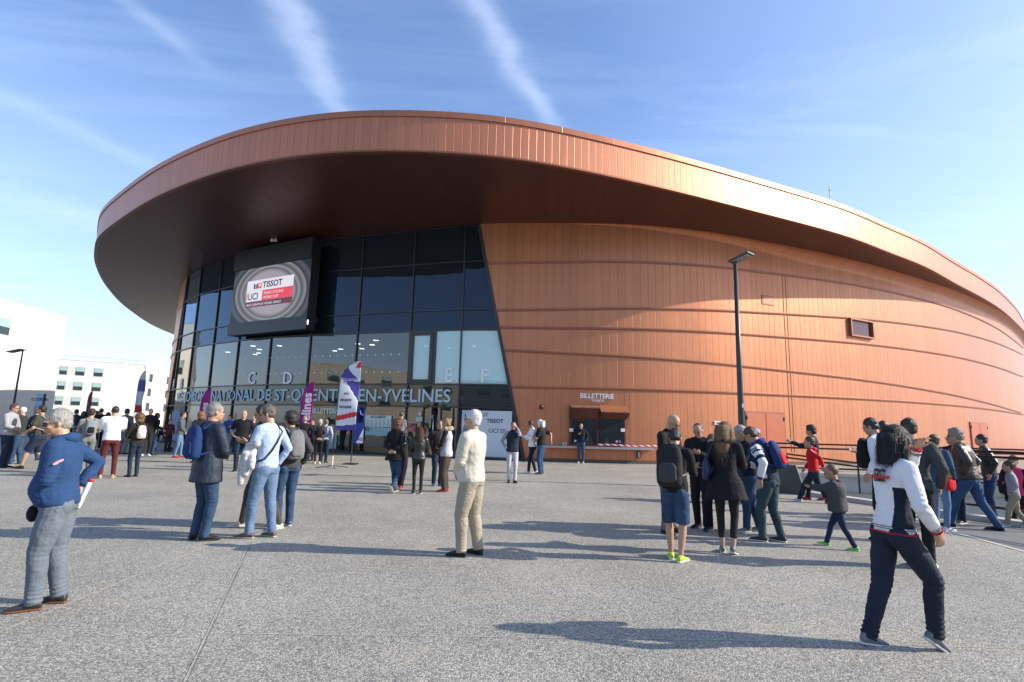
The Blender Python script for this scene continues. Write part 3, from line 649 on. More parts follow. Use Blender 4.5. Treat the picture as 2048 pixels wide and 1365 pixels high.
    c = f(u1_ + .06, zb + .35, 0); ob = MB().box(c.x, c.y, c.z, .05, .05, .25).build('status_lamp', emis('lamp_white', (1, 1, 1), 1.5)); ob.parent = root; ob.matrix_parent_inverse = I
screen()
# ================================================================ ground
gm = bpy.data.materials.new('plaza_asphalt'); gm.use_nodes = True; g = NG(gm.node_tree); b = g.n['Principled BSDF']; t = g.add('ShaderNodeTexCoord'); O = t.outputs['Object']
vo = g.add('ShaderNodeTexVoronoi', feature='F1'); vo.inputs['Scale'].default_value = 90; g.k(O, vo.inputs['Vector'])
cellv = g.add('ShaderNodeSeparateColor'); g.k(vo.outputs['Color'], cellv.inputs[0])
agg = g.ramp(cellv.outputs[0], [(0, (.175, .172, .158)), (.40, (.30, .290, .262)), (.62, (.40, .378, .328)), (.82, (.50, .465, .385)), (1, (.62, .57, .465))], 'LINEAR')
gap = g.ramp(vo.outputs['Distance'], [(.35, 1), (.8, .6)])
base = g.mix(1, agg, gap, 'MULTIPLY')
big = g.noise(O, .22, 5, .6, .4); st = g.ramp(big, [(.40, 0), (.66, 1)])
md = g.noise(O, 1.3, 6, .65, 1.0); sand = g.m('MULTIPLY', g.ramp(md, [(.52, 0), (.74, 1)]), g.m('ADD', g.m('MULTIPLY', st, .8), .12))
base = g.mix(g.m('MULTIPLY', sand, .75), base, (.46, .40, .31))
dk = g.ramp(g.noise(O, .5, 4), [(.3, .84), (.7, 1.12)])
gu = g.add('ShaderNodeTexVoronoi', feature='F1'); gu.inputs['Scale'].default_value = 1.7; g.k(O, gu.inputs['Vector']); base = g.mix(g.ramp(gu.outputs['Distance'], [(.020, .75), (.034, 0)]), base, (.07, .068, .064)); base = g.mix(1, base, dk, 'MULTIPLY')
# fine far-field value so the distance does not alias
g.k(base, b.inputs['Base Color']); b.inputs['Roughness'].default_value = .8; b.inputs['Specular IOR Level'].default_value = .35
bp = g.add('ShaderNodeBump'); bp.inputs['Strength'].default_value = .7; bp.inputs['Distance'].default_value = .006; g.k(g.m('SUBTRACT', 1, vo.outputs['Distance']), bp.inputs['Height']); g.k(bp.outputs[0], b.inputs['Normal'])
# sunken ramp region on the right: A,B near kerb, C,D far wall
rA, rB, rC, rD = (7.45, 15.9), (12.2, 2.0), (60, 2.0), (60, 10.5)
mb = MB(); X0, X1, Y0, Y1 = -900, 900, -700, 1200
mb.quad([(X0, Y0, 0), (X1, Y0, 0), (X1, 2.0, 0), (rC[0], 2.0, 0), (rB[0], 2.0, 0), (X0, 2.0, 0)])
mb.quad([(X0, 2, 0), (rB[0], rB[1], 0), (rA[0], rA[1], 0), (X0, 16.0, 0)][:4])
mb.quad([(X0, 16.0, 0), (rA[0], rA[1], 0), (rD[0], rD[1], 0), (X1, 10.5, 0), (X1, Y1, 0), (X0, Y1, 0)])
mb.quad([(rC[0], 2, 0), (X1, 2, 0), (X1, 10.5, 0), (rD[0], rD[1], 0)])
gr = mb.build('ground', gm); tag(gr, kind='structure'); 
CON = mat('pale_concrete', (.42, .42, .39), .85, 0, .3, .3, 30, .10, 2.0); KER = mat('kerb_stone', (.50, .48, .43), .85, 0, .3, .3, 25, .12, 3)
rz_ = lambda x: -.05 if x < 7.6 else -.05 - (x - 7.5) * .155
mb = MB(); xs = [7.45, 9, 11, 13, 16, 20, 60]
def yn(x): return max(2.0, rA[1] + (x - rA[0]) * (rB[1] - rA[1]) / (rB[0] - rA[0])) if x < rB[0] else 2.0
def yf(x): return rA[1] + (x - rA[0]) * (rD[1] - rA[1]) / (rD[0] - rA[0])
for i in range(6):
    a, b2 = xs[i], xs[i + 1]; za, zb2 = max(rz_(a), -1.6), max(rz_(b2), -1.6); mb.quad([(a, yn(a), za), (b2, yn(b2), zb2), (b2, yf(b2), zb2), (a, yf(a), za)])
tag(mb.build('ramp_path', mat('ramp_floor', (.20, .20, .19), .9, 0, .3, .3, 30, .15, 2)), kind='structure')
# retaining sides
mb = MB(); 
def wallseg(mb, p, q, z0, z1, th):
    d = Vector((q[0] - p[0], q[1] - p[1])); L = d.length; mb.box((p[0] + q[0]) / 2, (p[1] + q[1]) / 2, (z0 + z1) / 2, L, th, z1 - z0, math.atan2(d.y, d.x))
wallseg(mb, rA, rB, -1.9, -.02, .2); rk = mb.build('retaining_wall', CON); tag(rk, 'concrete side of the sunken ramp under the near kerb', 'retaining wall')
mb = MB(); L = (Vector(rB) - Vector(rA)); nseg = 12
for i in range(nseg):
    p = Vector(rA) + L * (i / nseg); q = Vector(rA) + L * ((i + 1) / nseg - .0012); wallseg(mb, p, q, -.02, .10, .30)
tag(mb.build('kerb', KER, bevel=.012), 'pale stone kerb edging the plaza beside the sunken ramp', 'kerb')
mb = MB(); wallseg(mb, (7.45, 16.1), (60, 10.7), -1.9, .42, .25); fw_ = mb.build('low_wall', CON); tag(fw_, 'low pale concrete wall on the far side of the ramp', 'wall')
mb = MB(); wallseg(mb, (7.35, 16.1), (60, 10.7), .42, .50, .34); ob = mb.build('coping', KER); ob.parent = fw_
# railings
RAIL = mat('rail_steel', (.035, .037, .04), .35, .4)
def railing(name, P, Q, z0, z1, zr, n, label, slope=0, mesh_=False, yofs=0):
    root = empty(name, (P[0], P[1], 0), 0, label, 'railing'); P3, Q3 = Vector((*P, 0)), Vector((*Q, 0)); d = Q3 - P3; iv = Matrix.Translation(-Vector((P[0], P[1], 0)))
    def add(mb, nm, m=RAIL, **k):
        ob = mb.build(nm, m, **k); ob.parent = root; ob.matrix_parent_inverse = iv; return ob
    for zt in zr: add(MB().tube([P3 + Vector((0, 0, zt)), Q3 + Vector((0, 0, zt - slope))], .024, 8), 'rail', smooth=True)
    for i in range(n + 1):
        p = P3 + d * (i / n); add(MB().box(p.x, p.y, (z0 + z1) / 2 - slope * i / n, .018, .07, z1 - z0, math.atan2(d.y, d.x)), 'post')
    if mesh_:
        m = bpy.data.materials.get('wire_mesh')
        if not m:
            m = bpy.data.materials.new('wire_mesh'); m.use_nodes = True; g = NG(m.node_tree); b = g.n['Principled BSDF']; b.inputs['Base Color'].default_value = (.05, .05, .05, 1); b.inputs['Roughness'].default_value = .5
            uvn = g.add('ShaderNodeUVMap'); q = g.add('ShaderNodeSeparateXYZ'); g.k(uvn.outputs[0], q.inputs[0])
            f1 = g.m('LESS_THAN', g.m('FRACT', g.m('MULTIPLY', q.outputs[0], 20)), .16); f2 = g.m('LESS_THAN', g.m('FRACT', g.m('MULTIPLY', q.outputs[1], 20)), .16); g.k(g.m('MAXIMUM', f1, f2), b.inputs['Alpha'])
        L = d.length; a, c = P3 + Vector((0, 0, z0 + .05)), Q3 + Vector((0, 0, z0 + .05)); e, f = Q3 + Vector((0, 0, zr[-1] - .04)), P3 + Vector((0, 0, zr[-1] - .04))
        add(MB().quad([a, c, e, f], [(0, 0), (L, 0), (L, f.z - a.z), (0, f.z - a.z)]), 'mesh_panel', m)
    return root
railing('railing', (7.45, 16.1), (60, 10.7), .5, 1.28, (1.30, 1.18, .62), 38, 'dark steel railing with wire mesh on top of the low pale wall', 0, True)
railing('railing', (9.05, 11.2), (12.4, 1.4), .10, 1.28, (1.32, 1.22, .28), 6, 'dark steel guard rail standing on the stone kerb at right')
railing('handrail', (7.75, 15.5), (30, 13.2), .2, .98, (1.02, .92), 12, 'sloping dark handrail running down inside the ramp', 2.3)
# dark steel plate where the ramp railing starts
mb = MB(); mb.quad([(6.95, 15.3, .0), (7.75, 14.6, .0), (7.6, 14.75, .75), (7.3, 15.05, .75)]); q = [(x + .06, y + .06, z) for x, y, z in mb.v[:4]]; mb.quad(q[::-1]); v = mb.v[:4]
for k in range(4): mb.quad([v[k], q[k], q[(k + 1) % 4], v[(k + 1) % 4]])
tag(mb.build('end_plate', mat('dark_plate', (.05, .052, .055), .5)), 'dark grey tapering steel plate at the head of the ramp', 'steel plate')
# smooth asphalt path strip right of a pale painted line
pl = [at_z(1895, 1063), at_z(2048, 1105)]; d = (pl[1] - pl[0]); a, b2 = pl[0] - d * .0, pl[0] + d * 5; n = Vector((d.y, -d.x, 0)).normalized()
n = -n if n.x < 0 else n
mb = MB().quad([a + Vector((0, 0, .006)), b2 + Vector((0, 0, .006)), b2 + n * .075 + Vector((0, 0, .006)), a + n * .075 + Vector((0, 0, .006))])
tag(mb.build('painted_line', mat('line_paint', (.55, .52, .44), .8, 0, .3, 0, 1, .15, 20)), kind='structure')
kd = (Vector((*rB, 0)) - Vector((*rA, 0))).normalized(); 
mb = MB(); k0 = Vector((*rA, 0)) + kd * 5.3; a2 = a + n * .075; mb.quad([a2 + Vector((0, 0, .004)), b2 + n * .075 + Vector((0, 0, .004)), Vector((12.0, 2.3, .004)), Vector((*(k0.xy), .004)) + Vector((-.16, 0, 0))])
tag(mb.build('footpath', mat('smooth_path', (.17, .17, .165), .85, 0, .3, .3, 40, .14, 1.5)), kind='structure')
# joints in the plaza
JT = mat('joint_filler', (.46, .42, .34), .9, 0, .2, 0, 1, .3, 30); JD = mat('joint_dark', (.06, .06, .06), .9)
def joint(p, q, wd, m, z=.004):
    p, q = at_z(*p), at_z(*q); d = (q - p).normalized(); n = Vector((d.y, -d.x, 0)) * wd / 2; mb = MB(); k = 40; rn = random.Random(int(p.x * 100)); pr_ = None
    for i in range(k + 1):
        c = p.lerp(q, i / k); w_ = n * (.7 + .6 * rn.random()); e = (c + w_ + Vector((0, 0, z)), c - w_ + Vector((0, 0, z)))
        if pr_: mb.quad([pr_[0], e[0], e[1], pr_[1]])
        pr_ = e
    tag(mb.build('paving_joint', m), kind='structure')
joint((352, 1400), (500, 1085), .009, JT); joint((358, 1400), (504, 1085), .004, JD, .008); joint((-60, 1290), (440, 1082), .014, JT); joint((560, 947), (1000, 962), .03, JD); joint((-10, 1005), (60, 1000), .03, JT); joint((430, 1268), (1560, 1283), .007, JT); joint((1560, 1283), (2080, 1300), .007, JT)
# ================================================================ buildings on the left
WH = mat('white_render', (.70, .675, .59), .85, 0, .3, .12, 6, .03, 1.0); GYR = mat('grey_render', (.56, .54, .52), .85); WG = mat('dark_glass', (.03, .045, .045), .08); FRW = mat('frame_grey', (.25, .25, .25), .5)
GLZ = mat('pale_blind', (.30, .42, .40), .6); GP = mat('grey_panel', (.55, .54, .51), .8)
def building(label, P, Q, dep, H, wins, name='apartment_building', wm=WH, base=None, panels=(), blind=True):
    """front from P to Q (plan), dep metres deep behind; wins: list of (u, z, w, h)"""
    root = empty(name, (*P, 0), 0, label, 'building'); P3, Q3 = Vector((*P, 0)), Vector((*Q, 0)); d = (Q3 - P3).normalized(); n = Vector((d.y, -d.x, 0)); L = (Q3 - P3).length; iv = Matrix.Translation(-P3)
    def add(mb, nm, m, par=root):
        ob = mb.build(nm, m); ob.parent = par
        if par == root: ob.matrix_parent_inverse = iv
        return ob
    an = math.atan2(d.y, d.x); c = P3 + d * L / 2 - n * dep / 2; z0 = base or 0
    add(MB().box(c.x, c.y, (H + z0) / 2, L, dep, H - z0, an), 'wall', wm)
    if base: add(MB().box(c.x, c.y, z0 / 2, L - .1, dep - .1, z0, an), 'base_wall', GYR)
    rf = add(MB().box(c.x, c.y, H + .06, L + .12, dep + .12, .14, an), 'roof', mat('roof_edge', (.5, .48, .44), .7))
    for (u, z, ww, hh) in panels: c2 = P3 + d * u + n * .015; add(MB().box(c2.x, c2.y, z, ww, .03, hh, an), 'wall_panel', GP)
    for (u, z, ww, hh) in wins:
        c2 = P3 + d * u + n * .03; f = add(MB().box(c2.x, c2.y, z, ww, .07, hh, an), 'window', FRW)
        c2 = P3 + d * u + n * .072; add(MB().box(c2.x, c2.y, z - hh * .25, ww - .16, .02, hh * .5 - .12, an), 'pane', WG, f)
        if blind: add(MB().box(c2.x, c2.y, z + hh * .22, ww - .16, .022, hh * .5, an), 'blind', GLZ, f)
        else: add(MB().box(c2.x, c2.y, z + hh * .22, ww - .16, .022, hh * .5, an), 'pane', WG, f)
    return root, d, n, add
# nearest white block on the left whose ground floor lies in the velodrome's cast shadow
p1 = at_z(134, 637, 14.5); p0 = at_z(0, 599, 14.5); d = (p0 - p1); p0 = p1 + d.normalized() * 21
b1 = building('tall plain white building at far left, its ground floor in shade', (p0.x, p0.y), (p1.x, p1.y), 14, 14.5, [(21 - 10.3, 11.6, 2.6, 1.9), (21 - 11.3, 8.5, 2.1, 1.9), (21 - 15.5, 11.6, 2.1, 1.9), (21 - 15.5, 8.5, 2.1, 1.9)])
q0, q1, q2 = at_z(60, 715, 13.2), at_z(289, 731, 13.2), at_z(322, 737, 13.2)
def u_of(px, py=760):
    r_ = ray(px, py); d = (q1 - q0); den = r_.x * d.y - r_.y * d.x; t = (q0.x * d.y - q0.y * d.x) / den; return (Vector((r_.x * t, r_.y * t, 0)) - Vector((q0.x, q0.y, 0))).length
wins = []; pan = []
for z in (11.0, 7.9, 4.8, 1.7):
    wins += [(u_of(124), z, 1.3, 1.75), (u_of(158), z, 1.6, 1.75), (u_of(195), z, 1.6, 1.75)]; pan += [((u_of(128) + u_of(152)) / 2, z, (u_of(152) - u_of(128)) * .9, 1.75)]
rt, d_, n_b, addb = building('long white apartment block with small square windows beyond the plaza', (q0.x, q0.y), (q1.x, q1.y), 12, 13.2, wins, panels=pan)
iv_ = []
mbr = MB().tube([(q0.x, q0.y, 14.1), (q1.x, q1.y, 14.1)], .05, 6)
for i in range(14): p = q0.lerp(q1, i / 13); mbr.tube([(p.x, p.y, 13.2), (p.x, p.y, 14.1)], .03, 5)
addb(mbr, 'roof_railing', FRW)
e = (q2 - q1); e2 = q1 + e.normalized() * 22
Le = 22; wn = [(u, z, 1.3, 1.8) for z in (10.6, 7.4, 4.2) for u in (2.2, 9.0, 13, 18)]
building('white end wing of the apartment block with a column of grey windows', (q1.x + .3, q1.y + .2), (e2.x, e2.y), 10, 12.9, wn, blind=False)
# blocks behind the photographer, seen mirrored in the glass front
BG = mat('beige_render', (.50, .46, .38), .85, 0, .3, 0, 1, .06, .5)
wn = [(u + .0, z, 2.4, 1.5) for u in np.arange(3, 66, 4.6) for z in (2.6, 5.6, 8.6)]
building('long beige apartment block facing the velodrome across the plaza', (34, -46), (-36, -52), 12, 10.6, wn, wm=BG)
wn = [(u, z, 1.8, 1.6) for u in np.arange(3, 49, 4.6) for z in (2.2, 5.2, 8.2)]
building('beige block with small windows on the left side of the plaza', (-46, -42), (-52, 8), 14, 9.8, wn, wm=BG)
building('low grey block at the side of the plaza', (52, -24), (36, -44), 12, 9.5, wn[:20], wm=BG)
# ================================================================ people
V = Vector
def rotz(a): return Matrix.Rotation(a, 3, 'Z')
class Prim:                      # closed primitives, later fused into one skin
    def __init__(s): s.v = []; s.f = []; s.n = 0
    def add(s, v, f): s.f += [tuple(i + s.n for i in q) for q in f]; s.v += v; s.n += len(v)
    def rings(s, R_, n=14, sq=1.0):          # R_: (centre, ax, ay, rx, ry)
        v = []; f = []
        for c, ax, ay, rx, ry in R_:
            for t in range(n):
                a = 2 * math.pi * t / n; ca, sa_ = math.cos(a), math.sin(a)
                if sq != 1: ca = math.copysign(abs(ca) ** sq, ca); sa_ = math.copysign(abs(sa_) ** sq, sa_)
                v.append(tuple(c + ax * (rx * ca) + ay * (ry * sa_)))
        for j in range(len(R_) - 1):
            for t in range(n): a = j * n + t; b = j * n + (t + 1) % n; f.append((a, b, b + n, a + n))
        f.append(tuple(range(n))[::-1]); e = (len(R_) - 1) * n; f.append(tuple(range(e, e + n))); s.add(v, f); return s
    def chain(s, P, r, n=10, cap=True, fl=1.0, up=None):
        P = [V(p) for p in P]; r = list(r) if hasattr(r, '__len__') else [r] * len(P); Rg = []
        def fr(d):
            a = V(up) if up is not None else (V((0, 0, 1)) if abs(d.z) < .85 else V((1, 0, 0))); x = d.cross(a).normalized(); return x, d.cross(x).normalized()
        d0 = (P[1] - P[0]).normalized(); d1 = (P[-1] - P[-2]).normalized(); x, y = fr(d0)
        if cap:
            for a in (80, 50, 25): Rg.append((P[0] - d0 * (r[0] * math.sin(R(a))), x, y, r[0] * math.cos(R(a)), r[0] * math.cos(R(a)) * fl))
        for j, p in enumerate(P):
            d = (P[min(j + 1, len(P) - 1)] - P[max(j - 1, 0)]).normalized(); x2, y2 = fr(d)
            if x2.dot(x) < 0: x2, y2 = -x2, -y2
            x, y = x2, y2; Rg.append((p, x, y, r[j], r[j] * fl))
        if cap:
            for a in (25, 50, 80): Rg.append((P[-1] + d1 * (r[-1] * math.sin(R(a))), x, y, r[-1] * math.cos(R(a)), r[-1] * math.cos(R(a)) * fl))
        return s.rings(Rg, n)
    def ell(s, c, r, Mx=None, n=12, m=8):
        Mx = Mx or Matrix.Identity(3); c = V(c); Rg = []
        ax, ay, az = Mx.col[0], Mx.col[1], Mx.col[2]
        for j in range(m + 1):
            ph = math.pi * min(max(j / m, .02), .98); Rg.append((c - az * (r[2] * math.cos(ph)), ax, ay, r[0] * math.sin(ph), r[1] * math.sin(ph)))
        return s.rings(Rg, n)
def fuse(pr, H, vox, smooth_=2, disp=None, fac=.5):
    """fuse primitives (unit height) into one closed surface in metres"""
    me = bpy.data.meshes.new('tmp'); me.from_pydata([tuple(c * H for c in v) for v in pr.v], [], pr.f); me.update()
    bm = bmesh.new(); bm.from_mesh(me); bmesh.ops.recalc_face_normals(bm, faces=bm.faces); bm.to_mesh(me); bm.free()
    o = bpy.data.objects.new('tmp', me); col.objects.link(o)
    m = o.modifiers.new('r', 'REMESH'); m.mode = 'VOXEL'; m.voxel_size = vox; m.adaptivity = 0
    if smooth_: s_ = o.modifiers.new('s', 'SMOOTH'); s_.factor = fac; s_.iterations = smooth_
    dg = bpy.context.evaluated_depsgraph_get(); out = bpy.data.meshes.new_from_object(o.evaluated_get(dg))
    bpy.data.objects.remove(o); bpy.data.meshes.remove(me)
    n = len(out.vertices)
    if n and disp:
        co = np.empty(n * 3, np.float32); out.vertices.foreach_get('co', co); co = co.reshape(-1, 3).astype(float)
        nm = np.empty(n * 3, np.float32); out.vertex_normals.foreach_get('vector', nm); nm = nm.reshape(-1, 3)
        co += nm * disp(co / H)[:, None] * H; out.vertices.foreach_set('co', co.astype(np.float32).ravel())
    out.polygons.foreach_set('use_smooth', [True] * len(out.polygons)); out.update(); return out
def wavy(p, seed, k, amp):
    rn = np.random.RandomState(seed); o = np.zeros(len(p))
    for i in range(5):
        kv = rn.normal(size=3); kv /= np.linalg.norm(kv); kv[2] *= 1.6; w_ = rn.normal(size=3) * 30
        o += np.sin(p @ (kv * k * (.7 + .25 * i)) + 1.6 * np.sin(p @ w_ + rn.rand() * 6) + rn.rand() * 6)
    o /= 5; return amp * (1 - 2 * np.abs(o)) * .9
def foldsat(p, c, rad, wl, amp, axis):      # creases bunched round a joint, across the limb
    d = np.linalg.norm(p - np.array(c), axis=1); t = (p - np.array(c)) @ np.array(axis); w_ = np.exp(-(d / rad) ** 2)
    q = np.cross(np.array(axis), [.3, .9, .1]); return amp * w_ * np.sin(t * 2 * math.pi / wl + 1.7 * np.sin(p @ q * 38))
def ik(a, b, l1, l2, pole):
    a, b = V(a), V(b); d = b - a; L = d.length
    if L > (l1 + l2) * .998: b = a + d.normalized() * (l1 + l2) * .998; d = b - a; L = d.length
    x = (l1 * l1 - l2 * l2 + L * L) / (2 * L); h = math.sqrt(max(0, l1 * l1 - x * x)); dn = d.normalized(); p = V(pole); p = p - dn * p.dot(dn); p.normalize()
    return a + dn * x + p * h, b
ARM = dict(down=((.03, .145, -.30), (-.7, .5, -.1)), pocket=((.05, .115, -.275), (-.8, .7, 0)), clasp=((.125, .025, -.235), (-.3, .9, -.4)), low=((.11, .03, -.29), (-.4, .9, -.2)),
    behind=((-.095, .015, -.265), (.1, 1, -.1)), phone=((.185, .045, -.12), (-.2, .5, -.9)), ear=((.062, .068, .045), (.6, .25, -.9)), crossed=((.125, -.045, -.155), (-.2, .8, -.6)), hip=((-.045, .125, -.235), (-.6, 1, 0)),
    fwd=((.27, .06, -.06), (0, .4, -1)), swingf=((.14, .12, -.26), (-.8, .4, -.2)), swingb=((-.13, .15, -.26), (-.8, .4, -.2)), out=((.10, .22, -.22), (-.3, .5, -.8)), brow=((.135, .015, .075), (.4, .5, -.8)))
def skeleton(q):
    f = q.get('sex', 'm') == 'f'; S = {}; kid = q.get('kid', 0)
    lean, slean, tw = R(q.get('lean', 2)), R(q.get('slean', 0)), R(q.get('twist', 0))
    legs = q.get('feet') or ((0, .052), (0, -.052)); fe = []
    for i, l in enumerate(legs): l = list(l) + [0, (9 if i == 0 else -9), 0][len(l) - 2:] if len(l) < 5 else list(l); fe.append(l)
    hw = .050 if not f else .050; lt, lsn = (.245, .232); ls = .93 if kid else 1
    cx = (fe[0][0] + fe[1][0]) / 2 + q.get('px_', 0); cy = (fe[0][1] + fe[1][1]) / 2; pz = .531 * ls; lt *= ls; lsn *= ls
    fe_an = [V((l[0], l[1], .043 + l[2])) for l in fe]
    for _ in range(30):
        hips = [V((cx, cy + s * hw, pz - .012)) for s in (1, -1)]
        if all((h_ - a).length <= (lt + lsn) * .9975 for h_, a in zip(hips, fe_an)): break
        pz -= .004
    S['pelvis'] = V((cx, cy, pz)); S['hips'] = hips; S['ankles'] = fe_an; S['feet'] = fe
    S['knees'] = []
    for i, (h_, a) in enumerate(zip(hips, fe_an)):
        ty = R(fe[i][3]); k, _ = ik(h_, a, lt, lsn, (math.cos(ty), math.sin(ty), .1)); S['knees'].append(k)
    n = 8; P = V((cx, cy, pz)); SP = []; sl = .322
    for i in range(n + 1):
        t = i / n; th = lean * (.35 + .8 * t); U = V((math.sin(th), math.sin(slean), math.cos(th))).normalized()
        Rm = rotz(tw * t); F = Rm @ V((1, 0, 0)); F = (F - U * F.dot(U)).normalized(); L = U.cross(F); SP.append((P.copy(), F, L, U)); P = P + U * (sl / n)
    def sp(t):
        x = t * n; i = int(min(max(math.floor(x), 0), n - 1)); u = x - i; a, b = SP[i], SP[i + 1]
        if t < 0: return a[0] + a[3] * (t * sl), a[1], a[2], a[3]
        return a[0].lerp(b[0], u), a[1].lerp(b[1], u).normalized(), a[2].lerp(b[2], u).normalized(), a[3].lerp(b[3], u).normalized()
    S['sp'] = sp; c, F, L, U = sp(1.0); S['neck'] = c; S['cf'] = (F, L, U)
    sw = .106 if not f else .093; sw *= q.get('bw', 1) ** .5
    if kid: sw *= .95
    S['sh'] = [c + L * (s * sw) - U * .037 for s in (1, -1)]; arms = q.get('arms', ('down', 'down')); S['el'] = []; S['wr'] = []
    for i, (s, a) in enumerate(zip((1, -1), arms)):
        t, pole = ARM[a] if isinstance(a, str) else a
        tgt = c + F * t[0] + L * (s * t[1]) + U * t[2]; pl_ = F * pole[0] + L * (s * pole[1]) + U * pole[2]
        e, w_ = ik(S['sh'][i], tgt, .165 if not kid else .15, .145 if not kid else .13, pl_); S['el'].append(e); S['wr'].append(w_)
    hp, hy, hr = R(q.get('hp', 0)), R(q.get('hy', 0)), R(q.get('hr', 0)); hs = q.get('hs', 1.0) * (1.30 if kid else 1.07)
    hb = c + (U * .6 + V((0, 0, .4))).normalized() * .03 + F * .006; Fh = rotz(hy) @ F; Fh.z = 0; Fh.normalize()
    Lh = V((0, 0, 1)).cross(Fh); Mh = Matrix((Fh, Lh, V((0, 0, 1)))).transposed(); Mh = Mh @ Matrix.Rotation(hp, 3, 'Y') @ Matrix.Rotation(hr, 3, 'X')
    S['hM'] = Mh; S['hc'] = hb + Mh @ V((.012, 0, .058 * hs)); S['hs'] = hs; S['top'] = S['hc'].z + .067 * hs + (.010 if q.get('hair', 'short') not in ('bald',) else 0)
    return S
def headprims(b, S, q):
    Mh, c, k = S['hM'], S['hc'], S['hs']; P = lambda x, y, z: c + Mh @ V((x * k, y * k, z * k)); E = lambda x, y, z, a, d, e: b.ell(P(x, y, z), (a * k, d * k, e * k), Mh)
    f = q.get('sex') == 'f'
    E(-.004, 0, .014, .054, .0425, .052); E(.012, 0, -.020, .036, .0335, .044); E(.030, 0, -.048, .017, .018, .014); E(-.002, 0, -.03, .034, .036, .03)
    E(.040, 0, .008, .012, .028, .008)
    b.chain([P(.046, 0, .004), P(.056, 0, -.016), P(.050, 0, -.021)], [.0045 * k, .0075 * k, .006 * k], 8); E(.046, 0, -.036, .007, .013, .007)
    for s in (1, -1): E(-.003, s * .044, -.006, .010, .0045, .016); E(.036, s * .018, -.016, .010, .012, .010)
    nr = .028 if f else .033; nr *= q.get('bw', 1) ** .5
    b.chain([S['neck'] - S['cf'][2] * .05, S['neck'], P(-.012, 0, -.03)], [nr * 1.35, nr * 1.08, nr * .95], 12)
def handprims(b, S, i, q, r=.0050):
    w_, e = S['wr'][i], S['el'][i]; d = (w_ - e).normalized(); s = (1, -1)[i]; F, L, U = S['cf']
    a = q.get('arms', ('down', 'down'))[i]; a = a if isinstance(a, str) else q.get('hnd', 'down')
    inward = -L * s; 
    if a in ('clasp', 'low', 'crossed'): d = (d + inward * .9).normalized(); nrm = -F
    elif a == 'behind': d = (d + inward * .8 - U * .3).normalized(); nrm = F
    elif a in ('phone', 'fwd'): d = (d + F * .3).normalized(); nrm = (U * .7 + inward * .5).normalized()
    elif a in ('ear', 'brow'): d = (d * .5 + U * .5 + inward * .4).normalized(); nrm = inward
    else: d = (d - U * .5).normalized(); nrm = inward
    nrm = (nrm - d * nrm.dot(d)).normalized(); side = d.cross(nrm)            # across the palm
    if side.dot(F if a not in ('clasp', 'low', 'crossed') else U) < 0: side = -side     # thumb side
    k = 1.0; pc = w_ + d * .026
    b.rings([(w_ - d * .004, side, nrm, .016, .012), (w_ + d * .012, side, nrm, .020, .011), (w_ + d * .032, side, nrm, .0245, .0105), (w_ + d * .050, side, nrm, .0245, .009), (w_ + d * .055, side, nrm, .020, .007)], 10)
    curl = q.get('curl', .5 if a in ('down', 'swingf', 'swingb') else .9)
    for j, (o_, ln) in enumerate(((.018, .040), (.006, .045), (-.006, .042), (-.018, .034))):
        p = w_ + d * .050 + side * o_; a1 = curl * .5 + .06 * j; pts = [p - d * .01, p]
        for g_ in range(3): an = a1 * (g_ + .6); p = p + (d * math.cos(an) + nrm * math.sin(an)) * (ln * (.42, .33, .25)[g_]); pts.append(p)
        b.chain(pts, [r * 1.05, r * 1.05, r, r * .92, r * .8], 7)
    p = w_ + d * .014 + side * .016; b.chain([p, p + (d * .7 + side * .6 + nrm * .3).normalized() * .026, p + (d * .7 + side * .6 + nrm * .3).normalized() * .026 + (d * .9 + nrm * .4).normalized() * .022], [.0075, .0062, .005], 7)
def torsorings(S, q, off, t0=-.06, t1=1.0, flare=0):
    f = q.get('sex') == 'f'; bw = q.get('bw', 1); be = q.get('belly', 0) + (bw - 1) * .25; sp = S['sp']
    T = [-.10, 0, .15, .33, .5, .66, .8, .92, 1.0]
    Wd = [.083, .091, .088, .078, .084, .094, .098, .082, .040] if not f else [.086, .094, .084, .066, .070, .079, .083, .068, .034]
    Dp = [.060, .064, .062, .056, .060, .065, .062, .050, .036] if not f else [.064, .066, .058, .049, .053, .064, .056, .043, .032]
    Rg = []; n = 15
    for i in range(n):
        t = t0 + (t1 - t0) * i / (n - 1); w_ = np.interp(t, T, Wd) * bw; d = np.interp(t, T, Dp) * bw; c, F, L, U = sp(t)
        bl = be * .06 * math.exp(-((t - .25) / .25) ** 2); bu = (.012 if f else 0) * math.exp(-((t - .66) / .12) ** 2)
        fl_ = flare * max(0, .25 - t)
        Rg.append((c + F * (bl * .6 + bu * .5 + .004), F, L, d + off * .9 + bl * .5 + bu * .5 + fl_ * .8, w_ + off + fl_))
    return Rg
def finger_free(q, i): return q.get('arms', ('down', 'down'))[i] not in ('pocket',)
SK = lambda t=0: mat('skin%d' % t, [(.46, .265, .175), (.42, .225, .15), (.58, .36, .27), (.20, .105, .07)][t], .48, 0, .4, .15, 120, .10, 14)
